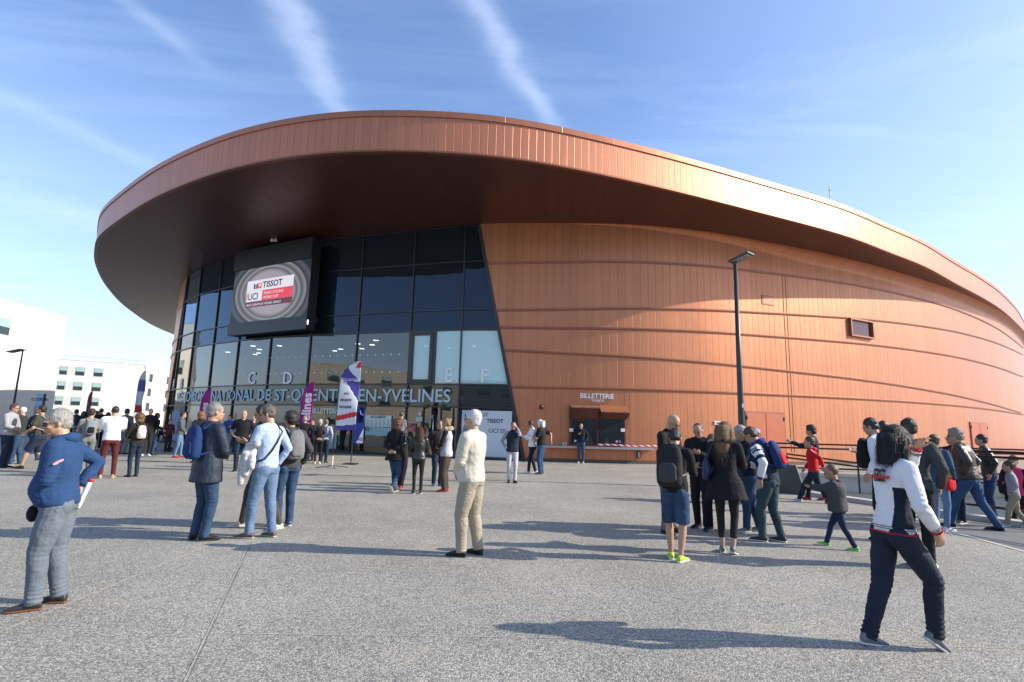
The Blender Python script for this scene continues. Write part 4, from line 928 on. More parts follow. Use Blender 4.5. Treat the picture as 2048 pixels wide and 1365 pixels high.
def cloth(name, c, rough=.85, bump=.35, sc=260, var=.10, denim=False, sheen=0, spec=.25):
    key = 'c_' + name
    if key in MATS: return MATS[key]
    m = bpy.data.materials.new(name); m.use_nodes = True; MATS[key] = m; g = NG(m.node_tree); b = g.n['Principled BSDF']; t = g.add('ShaderNodeTexCoord')
    n = g.noise(t.outputs['Object'], 5 if not denim else 4, 6, .6); lo = tuple(v * (1 - var * (1 if not denim else 2.6)) for v in c); hi = tuple(min(.9, v * (1 + var * (1 if not denim else 3))) for v in c)
    g.k(g.ramp(n, [(.32, lo), (.68, hi)]), b.inputs['Base Color']); b.inputs['Roughness'].default_value = rough; b.inputs['Specular IOR Level'].default_value = spec
    w1 = g.noise(t.outputs['Object'], sc, 2); w2 = g.noise(t.outputs['Object'], 22, 4, .6, 1.2); w3 = g.noise(t.outputs['Object'], 9, 3, .5, 1.5)
    h = g.m('ADD', g.m('MULTIPLY', w1, .0015), g.m('ADD', g.m('MULTIPLY', w2, .006), g.m('MULTIPLY', w3, .016)))
    bp = g.add('ShaderNodeBump'); bp.inputs['Strength'].default_value = bump * 2.2; bp.inputs['Distance'].default_value = 1; g.k(h, bp.inputs['Height']); g.k(bp.outputs[0], b.inputs['Normal'])
    if sheen: b.inputs['Sheen Weight'].default_value = sheen
    return m
def hairm(c):
    key = 'h%s' % (c,)
    if key in MATS: return MATS[key]
    m = bpy.data.materials.new('hair'); m.use_nodes = True; MATS[key] = m; g = NG(m.node_tree); b = g.n['Principled BSDF']; t = g.add('ShaderNodeTexCoord')
    mp = g.add('ShaderNodeMapping'); mp.inputs['Scale'].default_value = (60, 60, 9); g.k(t.outputs['Object'], mp.inputs[0]); n = g.noise(mp.outputs[0], 2.2, 5, .6, .6)
    g.k(g.ramp(n, [(.3, tuple(v * .55 for v in c)), (.7, tuple(min(1, v * 1.45) for v in c))]), b.inputs['Base Color']); b.inputs['Roughness'].default_value = .45
    bp = g.add('ShaderNodeBump'); bp.inputs['Strength'].default_value = .9; bp.inputs['Distance'].default_value = .01; g.k(n, bp.inputs['Height']); g.k(bp.outputs[0], b.inputs['Normal']); return m
def put(name, me, m, root=None, mats=(), paint=None, H=1, S=None):
    me.name = name; me.materials.clear(); me.materials.append(m)
    for x in mats: me.materials.append(x)
    if paint and len(me.polygons):
        n = len(me.polygons); ce = np.empty(n * 3, np.float32); me.polygons.foreach_get('center', ce); ce = ce.reshape(-1, 3) / H; mi = np.zeros(n, np.int32)
        for k, fn in enumerate(paint): mi[fn(ce, S)] = k + 1
        me.polygons.foreach_set('material_index', mi)
    o = bpy.data.objects.new(name, me); col.objects.link(o)
    if root: o.parent = root
    return o
def seg(p, a, b):      # parameter along and distance from a segment
    a, b = np.array(a), np.array(b); d = b - a; t = np.clip(((p - a) @ d) / (d @ d), 0, 1); return t, np.linalg.norm(p - a - t[:, None] * d, axis=1)
NP = [0]
def strands(me, hc, Mh, style, H, seed):
    # loose locks laid over the hair so that its outline is broken up
    rn = random.Random(seed); vs = [(v.co.copy(), v.normal.copy()) for v in me.vertices]; F, L, U = Mh.col[0], Mh.col[1], Mh.col[2]
    v = [tuple(a) for a, _ in vs]; f = [tuple(p.vertices) for p in me.polygons]; lg = style in ('long', 'medium', 'pony')
    n = 3200 if lg else (700 if style != 'crew' else 0); Ls = .13 if lg else (.035 if style in ('curly', 'tousled') else .022)
    for _ in range(n):
        p, nr = vs[rn.randrange(len(vs))]; rel = p - hc
        if lg: d = V((0, 0, -1)) * 1.0 - F * .3 * rn.random() + V((rn.uniform(-.38, .38), rn.uniform(-.38, .38), 0))
        else: d = -F * .7 - U * (.5 if rel.z < .03 else .0) + L * rn.uniform(-.6, .6) + U * rn.uniform(-.2, .5)
        d = d - nr * d.dot(nr) * .8 + nr * rn.uniform(.05, .40 if not lg else .30); d.normalize(); s = d.cross(nr).normalized(); w_ = rn.uniform(.0009, .0019); Lh = Ls * rn.uniform(.5, 1.1); p = p - nr * .002; k0 = len(v)
        for j in range(4):
            ww = w_ * (1 - j / 3.3); v += [tuple(p + s * ww), tuple(p - s * ww)]
            p = p + d * (Lh / 3); d = (d + V((0, 0, -.22)) * (1 if lg else .4) + V((rn.uniform(-.2, .2), rn.uniform(-.2, .2), 0)) * (.5 if lg else 1)).normalized()
        f += [(k0 + 2 * j, k0 + 2 * j + 1, k0 + 2 * j + 3, k0 + 2 * j + 2) for j in range(3)]
    m2 = bpy.data.meshes.new('hair'); m2.from_pydata(v, [], f); m2.polygons.foreach_set('use_smooth', [True] * len(m2.polygons)); m2.update(); return m2
def person(q):
    NP[0] += 1; sd_ = NP[0] * 7 + 3
    S = skeleton(q); P = at_z(q['px'], q['fy'])
    H = q.get('H') or z_over(q.get('tx', q['px']), q['ty'], P) / S['top']; z0 = q.get('z0', 0)
    if z0: P = q['P']
    ppm = FPX / P.y / 2; vox = min(.018, max(.0058, .9 / ppm))
    yaw = R(90 + q.get('dir', 0)) + math.atan2(-P.x, P.y)      # 'dir' is as seen; turn by the bearing
    near = ppm > 45; mid = ppm > 22
    mid_c = V(((S['feet'][0][0] + S['feet'][1][0]) / 2, (S['feet'][0][1] + S['feet'][1][1]) / 2, 0)) * H
    # ---- body
    b = Prim(); headprims(b, S, q); b.rings(torsorings(S, q, 0), 14)
    top = q.get('top', 'shirt'); bot = q.get('bot', 'jeans'); bw = q.get('bw', 1)
    lk = {'leggings': .80, 'cropped': .84, 'slim': .86}.get(bot, .95 if bot != 'shorts' else 1)
    for i in (0, 1):
        sh, e, w_ = S['sh'][i], S['el'][i], S['wr'][i]
        b.chain([S['neck'] - S['cf'][2] * .01, sh], [.030, .026], 10)
        b.chain([sh, sh.lerp(e, .5), e, e.lerp(w_, .35), w_], [.030 * bw ** .5, .027 * bw ** .5, .0215, .0225, .0145], 10)
        if finger_free(q, i): handprims(b, S, i, q)
        h_, k, a = S['hips'][i], S['knees'][i], S['ankles'][i]
        b.chain([h_, h_.lerp(k, .5), k, k.lerp(a, .3), a, a + V((0, 0, -.02))], [.050 * bw ** .5, .043 * lk, .031 * lk, .032 * lk, .018, .018], 12)
    body = put('person', fuse(b, H, max(vox * .85, .0055) if near else vox * .9, 2, None, .4), SK(q.get('skin', 0)))
    tag(body, q['label'], 'person', q.get('group')); c_ = rotz(yaw) @ mid_c
    body.location = (P.x - c_.x, P.y - c_.y, z0); body.rotation_euler = (0, 0, yaw)
    # ---- trousers
    tm = q.get('botm') or cloth(*q['botc']) if isinstance(q.get('botc'), tuple) else q.get('botm')
    slim = {'jeans': 1, 'loose': 1.16, 'slim': .86, 'leggings': .74, 'shorts': 1.18, 'cropped': .76, 'smart': 1.0}[bot]
    b = Prim(); Rg = torsorings(S, q, .006, -.13, .16); b.rings(Rg, 14)
    for i in (0, 1):
        h_, k, a = S['hips'][i], S['knees'][i], S['ankles'][i]; end = {'shorts': None, 'cropped': .70}.get(bot, .93)
        bk = V((-math.cos(R(S['feet'][i][3])), -math.sin(R(S['feet'][i][3])), 0))
        if bot == 'shorts': b.chain([h_, h_.lerp(k, .5), h_.lerp(k, .96)], [.060 * bw ** .5, .057, .053], 14, False)
        else:
            pts = [h_, h_.lerp(k, .45), k, k.lerp(a, .3) + bk * .004, k.lerp(a, .7), k.lerp(a, end + .12 if end > .8 else end)]
            r_ = [.058 * bw ** .5, .052 * slim, .039 * slim + .001, .038 * slim, .033 * slim ** .8, .0325 * slim ** .7]
            if bot in ('leggings', 'cropped', 'slim'): r_[0] = .055; r_[1] = .048 * (slim + .12)
            b.chain(pts, r_, 14, False)
        b.ell(h_ + bk * .012 + V((0, 0, -.005)), (.058 * bw ** .5, .052 * bw ** .5, .062), None)
    amp = {'leggings': .25, 'cropped': .25, 'slim': .6}.get(bot, 1.0)
    def dt(p):
        o_ = wavy(p, sd_, 46, .0018 * amp) + wavy(p * np.array([1, 1, .4]), sd_ + 3, 26, .0022 * amp)
        for i in (0, 1):
            k, a, h_ = S['knees'][i], S['ankles'][i], S['hips'][i]; ax = (k - a).normalized()
            o_ += foldsat(p, k, .05, .026, .0026 * amp, ax) + foldsat(p, a, .07, .021, .0034 * amp, ax) + foldsat(p, h_, .05, .04, .002 * amp, (h_ - k).normalized())
        return o_
    put('shorts' if bot == 'shorts' else ('leggings' if bot in ('leggings', 'cropped') else 'trousers'), fuse(b, H, vox, 2, dt), tm, body, q.get('botmats', ()), q.get('botpaint'), H, S)
    # ---- shoes
    shm = mat('shoe_%s' % q.get('shoe', 'black'), SHOE[q.get('shoe', 'black')][0], .5, 0, .4, .1, 60); som = mat('sole_%s' % q.get('shoe', 'black'), SHOE[q.get('shoe', 'black')][1], .6)
    for i in (0, 1):
        fx, fy_, lift, ty, pit = S['feet'][i]; Rm = rotz(R(ty)) @ Matrix.Rotation(R(pit), 3, 'Y'); o_ = V((fx, fy_, lift)); X, Y, Z = Rm.col[0], Rm.col[1], Rm.col[2]
        A = S['ankles'][i]; piv = V((fx, fy_, lift + .043)); T = lambda x, z: piv + Rm @ V((x, 0, z - .043)); sc = .96
        b = Prim(); b.rings([(T(-.040 * sc, .024), Z, Y, .012, .012), (T(-.036 * sc, .026), Z, Y, .020, .019), (T(-.012, .030), Z, Y, .024, .021), (T(.018, .028), Z, Y, .023, .021), (T(.045, .022), Z, Y, .017, .0225), (T(.075, .018), Z, Y, .0125, .0245), (T(.098, .015), Z, Y, .0095, .021), (T(.110, .013), Z, Y, .006, .013)], 12)
        b.chain([T(-.008, .03), T(-.010, .055)], [.023, .021], 10, False)
        sh_ = put('shoe', fuse(b, H, min(vox, .008) if mid else vox, 1), shm, body)
        if mid:
            b = Prim(); b.rings([(T(-.043 * sc, .006), Z, Y, .0055, .010), (T(-.040 * sc, .006), Z, Y, .006, .018), (T(-.01, .006), Z, Y, .006, .021), (T(.03, .006), Z, Y, .006, .021), (T(.075, .0065), Z, Y, .006, .026), (T(.100, .008), Z, Y, .006, .023), (T(.113, .009), Z, Y, .0055, .014)], 14, .7)
            so_ = fuse(b, H, .006, 0); put('sole', so_, som, sh_)
    # ---- top garment
    long_ = {'coat': -.42, 'parka': -.33, 'jacket': -.06, 'sweater': -.02, 'hoodie': -.04, 'tshirt': 0.0, 'vest': -.06, 'shirt': -.02, 'puffer': -.10, 'tunic': -.25}[top]
    off = {'coat': .014, 'parka': .018, 'jacket': .014, 'sweater': .009, 'hoodie': .012, 'tshirt': .006, 'vest': .016, 'shirt': .008, 'puffer': .020, 'tunic': .012}[top] * q.get('loose', 1)
    b = Prim(); Rg = torsorings(S, q, off, long_ if not q.get('hem') else q['hem'], 1.0, (.10 if top == 'coat' else .045) if top in ('coat', 'parka', 'tunic') else (.02 if q.get('open') else 0)); b.rings(Rg, 18, .92)
    c, F, L, U = S['sp'](1.0); cu_ = {'tshirt': .0, 'sweater': .006}.get(top, .022)
    if cu_: b.chain([c - U * .03, c + U * cu_ + F * .004], [.047 * bw ** .5, .041 if top != 'parka' else .048], 14, False)
    short = top == 'tshirt'; lo_ = q.get('loose', 1)
    r_ = [.037, .034, .029, .027, .021] if top not in ('coat', 'parka', 'jacket', 'puffer', 'hoodie') else [.040, .038, .033, .031, .024]
    r_ = [x * bw ** .5 * (1 + (lo_ - 1) * .3) for x in r_]
    if not q.get('nosleeve'):
        for i in (0, 1):
            sh, e, w_ = S['sh'][i], S['el'][i], S['wr'][i]
            if short: b.chain([sh, sh.lerp(e, .45), sh.lerp(e, .80)], [r_[0], r_[1] * 1.02, r_[1] * .98], 12, False); b.ell(sh, (r_[0],) * 3)
            else: b.chain([sh, sh.lerp(e, .5), e, e.lerp(w_, .45), w_.lerp(e, .02)], r_, 12, False); b.ell(sh, (r_[0],) * 3); b.ell(e, (r_[2],) * 3)
            if q.get('handcover'): pass
            b.chain([S['sp'](.86)[0], sh], [.05, r_[0]], 10); b.chain([S['neck'] + S['cf'][2] * .004, sh + S['cf'][2] * .004], [.030, r_[0] * .80], 10)
    def dd(p):
        o_ = wavy(p, sd_ + 5, 40, .0020) + wavy(p * np.array([1, 1, .45]), sd_ + 9, 24, .0030 * (1 if top not in ('tshirt',) else .6))
        for i in (0, 1):
            e, w_, sh = S['el'][i], S['wr'][i], S['sh'][i]
            o_ += foldsat(p, e, .045, .024, .0026, (e - sh).normalized()) + foldsat(p, w_, .04, .019, .0018, (w_ - e).normalized())
        wz = S['sp'](.12)[0]; o_ += foldsat(p, wz, .085, .030, .0022 if top not in ('coat', 'parka') else .001, S['sp'](.12)[3])
        if top == 'puffer' or q.get('quilt'):
            o_ += .0035 * np.abs(np.sin(p[:, 2] * math.pi / .024)) - .002
        return o_
    nm_ = {'coat': 'coat', 'parka': 'coat', 'jacket': 'jacket', 'sweater': 'sweater', 'hoodie': 'hooded_top', 'tshirt': 't_shirt', 'vest': 'vest', 'shirt': 'shirt', 'puffer': 'padded_jacket', 'tunic': 'coat'}[top]
    tj = put(nm_, fuse(b, H, vox, 2, dd), cloth(*q['topc']), body, [cloth(*m_) for m_ in q.get('topmats', ())], q.get('toppaint'), H, S)
    if near and top in ('hoodie', 'sweater', 'jacket') and not q.get('nosleeve'):      # ribbed waistband and cuffs
        tc = q['topc']; rc = cloth(tc[0] + '_rib', tuple(x * .80 for x in tc[1]), tc[2], .5, 320); hz_ = long_ if not q.get('hem') else q['hem']; mb = MB(); Rg = torsorings(S, q, off + .0005, hz_ - .012, hz_ + .045)[::3]; n = 40; rows_ = []
        for j, (c_0, F_, L_, rx, ry) in enumerate(Rg):
            k = (.965, 1.0, 1.012, 1.006, .985)[min(j, 4)]; row = []
            for t in range(n): a = 2 * math.pi * t / n; ca, sa_ = math.cos(a), math.sin(a); row.append((c_0 + F_ * (rx * k * math.copysign(abs(ca) ** .92, ca)) + L_ * (ry * k * math.copysign(abs(sa_) ** .92, sa_))) * H)
            rows_.append(row)
        for j in range(len(rows_) - 1):
            for t in range(n): mb.quad([rows_[j][t], rows_[j][(t + 1) % n], rows_[j + 1][(t + 1) % n], rows_[j + 1][t]])
        mb.build('waistband', rc, tj, smooth=True)
        for i in (0, 1):
            e, w_ = S['el'][i], S['wr'][i]; mb = MB().tube([e.lerp(w_, t) * H for t in (.86, .90, .95, 1.0)], [(r_[4] + x) * H for x in (.0035, .0035, .0015, -.001)], 18); mb.build('cuff', rc, tj, smooth=True)
    if q.get('nosleeve') and q.get('sleevec'):
        b = Prim()
        for i in (0, 1):
            sh, e, w_ = S['sh'][i], S['el'][i], S['wr'][i]; b.chain([sh, sh.lerp(e, .5), e, e.lerp(w_, .45), w_.lerp(e, .02)], [.037, .032, .027, .026, .020], 12); b.chain([S['sp'](.86)[0], sh], [.04, .037], 10)
        put('shirt', fuse(b, H, vox, 2, dd), cloth(*q['sleevec']), body)
    if q.get('hood'):
        b = Prim(); c, F, L, U = S['sp'](.97); cc = c - F * .045 + U * .012; Mh = Matrix((F, L, U)).transposed()
        b.ell(cc, (.034, .066, .030), Mh); b.chain([c + F * .035 + L * .035 + U * .0, c + L * .060 + U * .014, c - F * .05 + L * .045 + U * .022, c - F * .068 + U * .018, c - F * .05 - L * .045 + U * .022, c - L * .060 + U * .014, c + F * .035 - L * .035], .017, 8)
        put('hood', fuse(b, H, vox, 3, lambda p: wavy(p, sd_, 60, .0018)), cloth(*(q['hood'] if isinstance(q['hood'], tuple) else q['topc'])), tj)
    # ---- hair
    hair = q.get('hair', 'short'); Mh, c, k = S['hM'], S['hc'], S['hs']; HP = lambda x, y, z: c + Mh @ V((x * k, y * k, z * k)); HE = lambda x, y, z, a, d, e: b.ell(HP(x, y, z), (a * k, d * k, e * k), Mh)
    b = Prim(); ha = .0022
    if hair != 'bald' and hair != 'hat':
        if hair == 'crew': HE(-.012, 0, .017, .051, .0445, .052); ha = .0008
        elif hair == 'fringe': HE(-.020, 0, -.006, .040, .0455, .030); ha = .0012
        elif hair in ('short', 'full'): HE(-.011, 0, .020, .053, .0465, .053); HE(-.026, 0, -.006, .034, .042, .034); ha = .003
        elif hair == 'tousled': HE(-.008, 0, .024, .056, .050, .055); HE(-.028, 0, -.006, .036, .045, .038); HE(.02, 0, .055, .026, .03, .015); ha = .006
        elif hair == 'curly': HE(-.014, 0, .014, .066, .064, .064); HE(-.03, 0, -.035, .045, .056, .045); ha = .010
        elif hair in ('bun', 'pony'):
            HE(-.010, 0, .018, .054, .0465, .054); HE(-.028, 0, -.004, .032, .04, .034)
            if hair == 'bun': HE(-.052, 0, .052, .022, .022, .020)
            else: b.chain([HP(-.055, 0, .03), HP(-.082, 0, .01), HP(-.080, 0, -.045), HP(-.07, 0, -.085)], [.014, .019, .016, .008], 8)
            ha = .003
        elif hair in ('long', 'medium'):
            HE(-.010, 0, .018, .055, .0475, .055); L_ = q.get('hairlen', .17 if hair == 'long' else .11)
            sp1 = HP(-.03 - (.026 if hair == 'long' else .004), 0, 0); dn = V((0, 0, -1)); Fh = Mh.col[0]; Yh = Mh.col[1]; w_ = .047 if hair == 'medium' else .045
            b.rings([(sp1 + V((0, 0, .03)), Fh, Yh, .038 * k, w_ * k), (sp1, Fh, Yh, .044 * k, (w_ + .005) * k), (sp1 - Fh * .008 + dn * (L_ * .45), Fh, Yh, .036 * k, (w_ + .010) * k), (sp1 - Fh * .012 + dn * (L_ * .8), Fh, Yh, .026 * k, (w_ + .004) * k), (sp1 - Fh * .01 + dn * L_, Fh, Yh, .013 * k, (w_ - .016) * k)], 16)
            for s in (1, -1): b.chain([HP(.008, s * .043, .015), HP(.004, s * .050, -.03), HP(-.004, s * .048, -.03 - L_ * .45)], [.014 * k, .015 * k, .011 * k], 8)
            ha = .0018
        hm_ = fuse(b, H, min(vox, .012), 2, (lambda p: wavy(p, sd_, 130, ha) + wavy(p, sd_ + 1, 60, ha * .6)), .5)
        if ppm > 30: hm_ = strands(hm_, HP(0, 0, 0) * H, Mh, hair, H, sd_)
        put('hair', hm_, hairm(q.get('hairc', (.05, .035, .025))), body)
    if q.get('hat'):
        b = Prim(); b.ell(HP(-.008, 0, .030), (.058 * k, .049 * k, .046 * k), Mh)
        if q['hat'][0] == 'cap': b.chain([HP(.03, -.02, .038), HP(.075, -.012, .030), HP(.075, .012, .030), HP(.03, .02, .038)], .008, 6)
        put('cap', fuse(b, H, min(vox, .012), 2), cloth(*q['hat'][1]), body)
    if q.get('beard'):
        b = Prim(); HE(.026, 0, -.048, .024, .026, .017); HE(.008, 0, -.038, .026, .0365, .018); put('beard', fuse(b, H, min(vox, .01), 1), hairm(q['beard']), body)
    if mid and not q.get('noface'):
        EY = mat('eye_dark', (.03, .02, .018), .2); LIP = mat('lip', (.32, .12, .10), .5)
        for s in (1, -1):
            put('eye', MBm([('ball', HP(.0455, s * .0185, -.001), (.006 * k, .0085 * k, .0045 * k))], H), EY, body)
            put('eyebrow', MBm([('ball', HP(.0495, s * .019, .0125), (.004 * k, .013 * k, .0028 * k))], H), hairm(q.get('hairc', (.05, .035, .025))), body)
        put('mouth', MBm([('ball', HP(.0515, 0, -.0365), (.0035 * k, .0125 * k, .003 * k))], H), LIP, body)
    if q.get('glasses'):
        mb = MB()
        for s in (1, -1):
            ci = HP(.054, s * .019, -.002); ring = [ci + Mh @ V((-.002 * abs(math.sin(a)), .0155 * k * math.cos(a), .0115 * k * math.sin(a))) for a in np.linspace(0, 2 * math.pi, 13)]; mb.tube([v * H for v in ring], .0016, 5)
            mb.tube([HP(.050, s * .034, .001) * H, HP(.0, s * .047, .003) * H], .0016, 5)
            if q['glasses'] == 'sun': mb.ball(tuple(ci * H), (.005, .015 * H * .9, .012 * H * .9), 8, 6)
        ob = mb.build('glasses', mat('glasses_black', (.015, .015, .02), .25), body)
    for fn in q.get('extra', ()): fn(q, S, H, body, vox)
    q['_'] = (S, H, body, vox); return body
def MBm(items, H):
    mb = MB()
    for t, c, r in items: mb.ball(tuple(V(c) * H), tuple(x * H for x in r), 8, 6)
    me = bpy.data.meshes.new('m'); me.from_pydata(mb.v, [], mb.f); me.polygons.foreach_set('use_smooth', [True] * len(me.polygons)); me.update(); return me
SHOE = dict(black=((.015, .015, .017), (.02, .02, .02)), white=((.62, .62, .62), (.66, .66, .64)), neon=((.42, .62, .05), (.66, .7, .6)), green=((.16, .62, .05), (.6, .66, .55)), grey=((.16, .17, .18), (.62, .62, .60)), brown=((.13, .07, .05), (.42, .38, .32)),
    tan=((.42, .27, .13), (.5, .4, .25)), red=((.42, .03, .04), (.5, .1, .1)), stone=((.55, .50, .40), (.66, .63, .56)), bw=((.03, .03, .035), (.62, .62, .6)), orange=((.03, .03, .03), (.16, .06, .03)), blue=((.05, .09, .16), (.5, .5, .5)))
# ---- things people carry (their own top-level objects, in the carrier's frame)
def like(body, name, me, m, label, cat, group=None, **k):
    o = put(name, me, m, None, **k); o.location = body.location; o.rotation_euler = body.rotation_euler; return tag(o, label, cat, group)
def backpack(col_, label, sz=1.0, side=0, back=1, pocket=None, strapc=None):
    def f(q, S, H, body, vox):
        c, F, L, U = S['sp'](.58); off = .062 * q.get('bw', 1) + .055 * sz; c = c - F * off * back + L * (.05 * side); w_, d, h_ = .080 * sz, .050 * sz, .130 * sz
        b = Prim(); b.rings([(c - U * (h_ * u), F, L, d * a, w_ * e) for u, a, e in ((1.0, .55, .7), (.85, .9, .95), (.3, 1.0, 1.0), (-.4, .85, .95), (-.8, .6, .8), (-1.0, .25, .45))][::-1], 16, .75)
        o = like(body, 'backpack', fuse(b, H, vox, 2, lambda p: wavy(p, 5, 45, .002)), cloth(*col_), label, 'backpack')
        b = Prim(); cp_ = c - F * (d * .85 * back) - U * (h_ * .35); b.rings([(cp_ - U * (h_ * .45 * u), F, L, d * .35 * a, w_ * .72 * a) for u, a in ((1, .7), (.7, 1), (-.6, .95), (-1, .6))][::-1], 14, .75)
        put('pocket', fuse(b, H, vox, 1), cloth(*(pocket or col_)), o)
        for s in (1, -1):
            r_ = q.get('bw', 1); P3 = [c + L * (s * .045) + F * .04 * back + U * .10, S['sp'](.93)[0] + L * (s * .055) - F * .03 * back + U * .032, S['sp'](.88)[0] + L * (s * .07) + F * .055 * back * r_, S['sp'](.62)[0] + L * (s * .075) + F * .085 * back * r_, S['sp'](.42)[0] + L * (s * .098 * r_) + F * .02 * back, c - U * .09 + L * (s * .06) + F * .03 * back]
            put('strap', fuse(Prim().chain(P3, .010, 8), H, min(vox, .010), 1), cloth(*(strapc or col_)), o)
    return f
def strapbag(col_, label, side=-1, shape='bag', low=.28, sc=1.0, strap=True, name='shoulder_bag'):
    def f(q, S, H, body, vox):
        F, L, U = S['cf']; sh = S['sp'](.95)[0]; c = S['sp'](low)[0] + L * (side * .135 * q.get('bw', 1)) - F * .02; b = Prim()
        b.rings([(c - V((0, 0, 1)) * (.075 * sc * u), F, L, .07 * sc * a, .028 * sc * e) for u, a, e in ((1, .6, .7), (.6, 1, 1), (0, 1, 1), (-.7, .8, .7), (-1, .5, .4))][::-1], 14, .8)
        o = like(body, name, fuse(b, H, vox, 2, lambda p: wavy(p, 9, 50, .002)), cloth(*col_), label, 'bag')
        if strap:
            top = sh + L * (side * .075) + U * .02
            put('strap', fuse(Prim().chain([c + V((0, 0, .06)) + F * .03, top + F * .03, top, top - F * .04, c + V((0, 0, .06)) - F * .04], .0065, 7), H, .007, 1), cloth(*col_), o)
    return f
def held(i, fn): return lambda q, S, H, body, vox: fn(q, S, H, body, vox, S['wr'][i] + (S['wr'][i] - S['el'][i]).normalized() * .055)
# ---------------------------------------------------------------- wardrobe
def K(name, c, **k): return (name, c, k.get('rough', .85), k.get('bump', .35), k.get('sc', 260), k.get('var', .10), k.get('denim', False), 0, k.get('spec', .25))
BLK = K('black', (.012, .012, .014)); BLK2 = K('soft_black', (.020, .019, .020)); LEA = K('black_leather', (.014, .014, .015), rough=.32, bump=.3, spec=.6); NAVY = K('navy', (.018, .028, .055)); NAVY2 = K('dark_navy', (.012, .017, .032))
DEN = K('denim', (.030, .062, .122), denim=True); DEND = K('dark_denim', (.016, .028, .052), denim=True); DENL = K('light_denim', (.12, .20, .33), denim=True, var=.06); GREY = K('grey_cloth', (.16, .165, .17)); LG = K('light_grey', (.48, .48, .50)); CHC = K('charcoal', (.05, .052, .056))
BEI = K('beige', (.55, .51, .42), var=.03); BEIT = K('beige_trouser', (.34, .295, .225), var=.05); KHA = K('khaki', (.33, .28, .19)); OLV = K('olive', (.055, .055, .040)); WHT = K('white_cloth', (.78, .78, .80), var=.02); BRN = K('brown_leather', (.045, .028, .020), rough=.38, spec=.55)
RED = K('red_cloth', (.55, .012, .020)); MAR = K('maroon', (.095, .018, .020)); HOO = K('blue_sweat', (.020, .056, .145), var=.06); PARK = K('navy_parka', (.020, .030, .052), rough=.6, spec=.35); SKY = K('pale_blue_knit', (.36, .45, .62), var=.03); GTR = K('slate_trouser', (.13, .155, .185), var=.08)
BLU = K('blue_pack', (.012, .034, .12)); PINK = K('pink_top', (.55, .04, .13)); GR2 = K('grey_green', (.09, .105, .115)); TEA = K('teal_jean', (.035, .065, .075), denim=True, var=.05); CREAM = K('cream_pack', (.62, .57, .47))
GH, WHH, DKB, BRH, BLH, REH, BLO, LBR = (.30, .29, .27), (.62, .60, .56), (.022, .016, .012), (.07, .04, .022), (.008, .007, .008), (.10, .03, .015), (.34, .20, .085), (.16, .095, .05)
def near_arm(i, t0, t1, rad=.05):
    def f(p, S):
        a, b_ = S['sh'][i], S['wr'][i]; e = S['el'][i]; t1_, d1 = seg(p, a, e); t2_, d2 = seg(p, e, b_); T = np.where(d1 < d2, t1_ * .5, .5 + t2_ * .5); return (np.minimum(d1, d2) < rad) & (T > t0) & (T < t1)
    return f
def zrel(z0, z1, extra=None): return lambda p, S: (p[:, 2] - S['pelvis'].z > z0) & (p[:, 2] - S['pelvis'].z < z1) & (True if extra is None else extra(p, S))
def orf(*fs): return lambda p, S: np.logical_or.reduce([f(p, S) for f in fs])
def andn(f, *gs): return lambda p, S: f(p, S) & ~np.logical_or.reduce([g_(p, S) for g_ in gs])
arms_any = orf(near_arm(0, 0, 1.1, .055), near_arm(1, 0, 1.1, .055))
def cuff_rib(q, S, H, body, vox): pass
# ---------------------------------------------------------------- extras
def rolled(q, S, H, body, vox):
    p = S['sp'](-.02)[0] + S['cf'][1] * -.05 - S['cf'][0] * .075; b = Prim().chain([p - V((0, 0, .05)) + V((.012, 0, 0)), p + V((-.028, 0, .085))], .0125, 12, False)
    o = like(body, 'rolled_programme', fuse(b, H, .006, 0), mat('paper', (.75, .75, .75), .7), 'rolled white programme with red end sticking out of grey trousers', 'rolled paper')
    b = Prim().chain([p + V((-.028, 0, .085)), p + V((-.034, 0, .102))], .0140, 12, False); put('end_cap', fuse(b, H, .006, 0), mat('cap_red', (.45, .02, .03), .5), o)
def cap_in_hand(q, S, H, body, vox, c): b = Prim().ell(c - V((0, 0, .035)), (.030, .03, .045)); like(body, 'pouch', fuse(b, H, vox, 2), cloth(*BLK), 'small black pouch held in the left hand of the blue hooded man', 'pouch')
def phone(label):
    def f(q, S, H, body, vox, c):
        F, L, U = S['cf']; b = Prim().rings([(c - F * .008 - U * .004, L, U, .018, .004), (c + F * .072 + U * .03, L, U, .018, .004)], 4); like(body, 'phone', fuse(b, H, .006, 0), mat('phone_black', (.02, .02, .025), .15), label, 'phone')
    return f
def paper(label, sc=1.0, m=('paper', (.75, .75, .75))):
    def f(q, S, H, body, vox, c):
        F, L, U = S['cf']; n = (F * .5 - U * .3).normalized(); b = Prim().rings([(c + (U * .6 + F * .4) * .01, L, n, .045 * sc, .003), (c + (U * .6 + F * .6) * .09 * sc, L, n, .045 * sc, .003)], 4); like(body, 'leaflet', fuse(b, H, .007, 0), mat(m[0], m[1], .7), label, 'leaflet')
    return f
def sleeve_patch(q, S, H, body, vox):
    a, e = S['sh'][0], S['el'][0]; c = a.lerp(e, .42); d = (e - a).normalized(); n = S['cf'][1] * .6 - S['cf'][0] * .8; n = (n - d * n.dot(d)).normalized(); s = d.cross(n); mb = MB()
    for k, (u, v) in enumerate(((0, 0), (.010, .008), (-.010, -.006))): mb.quad([(c + n * (.0490 + .001 * k) + s * (u + .015 * math.cos(t)) + d * (v + .007 * math.sin(t) + .005 * math.cos(t))) * H for t in np.linspace(0, 2 * math.pi, 12, endpoint=False)])
    o = mb.build('sleeve_badge', mat('badge', (.50, .25, .28), .7), body)
def hood_strings(q, S, H, body, vox): pass
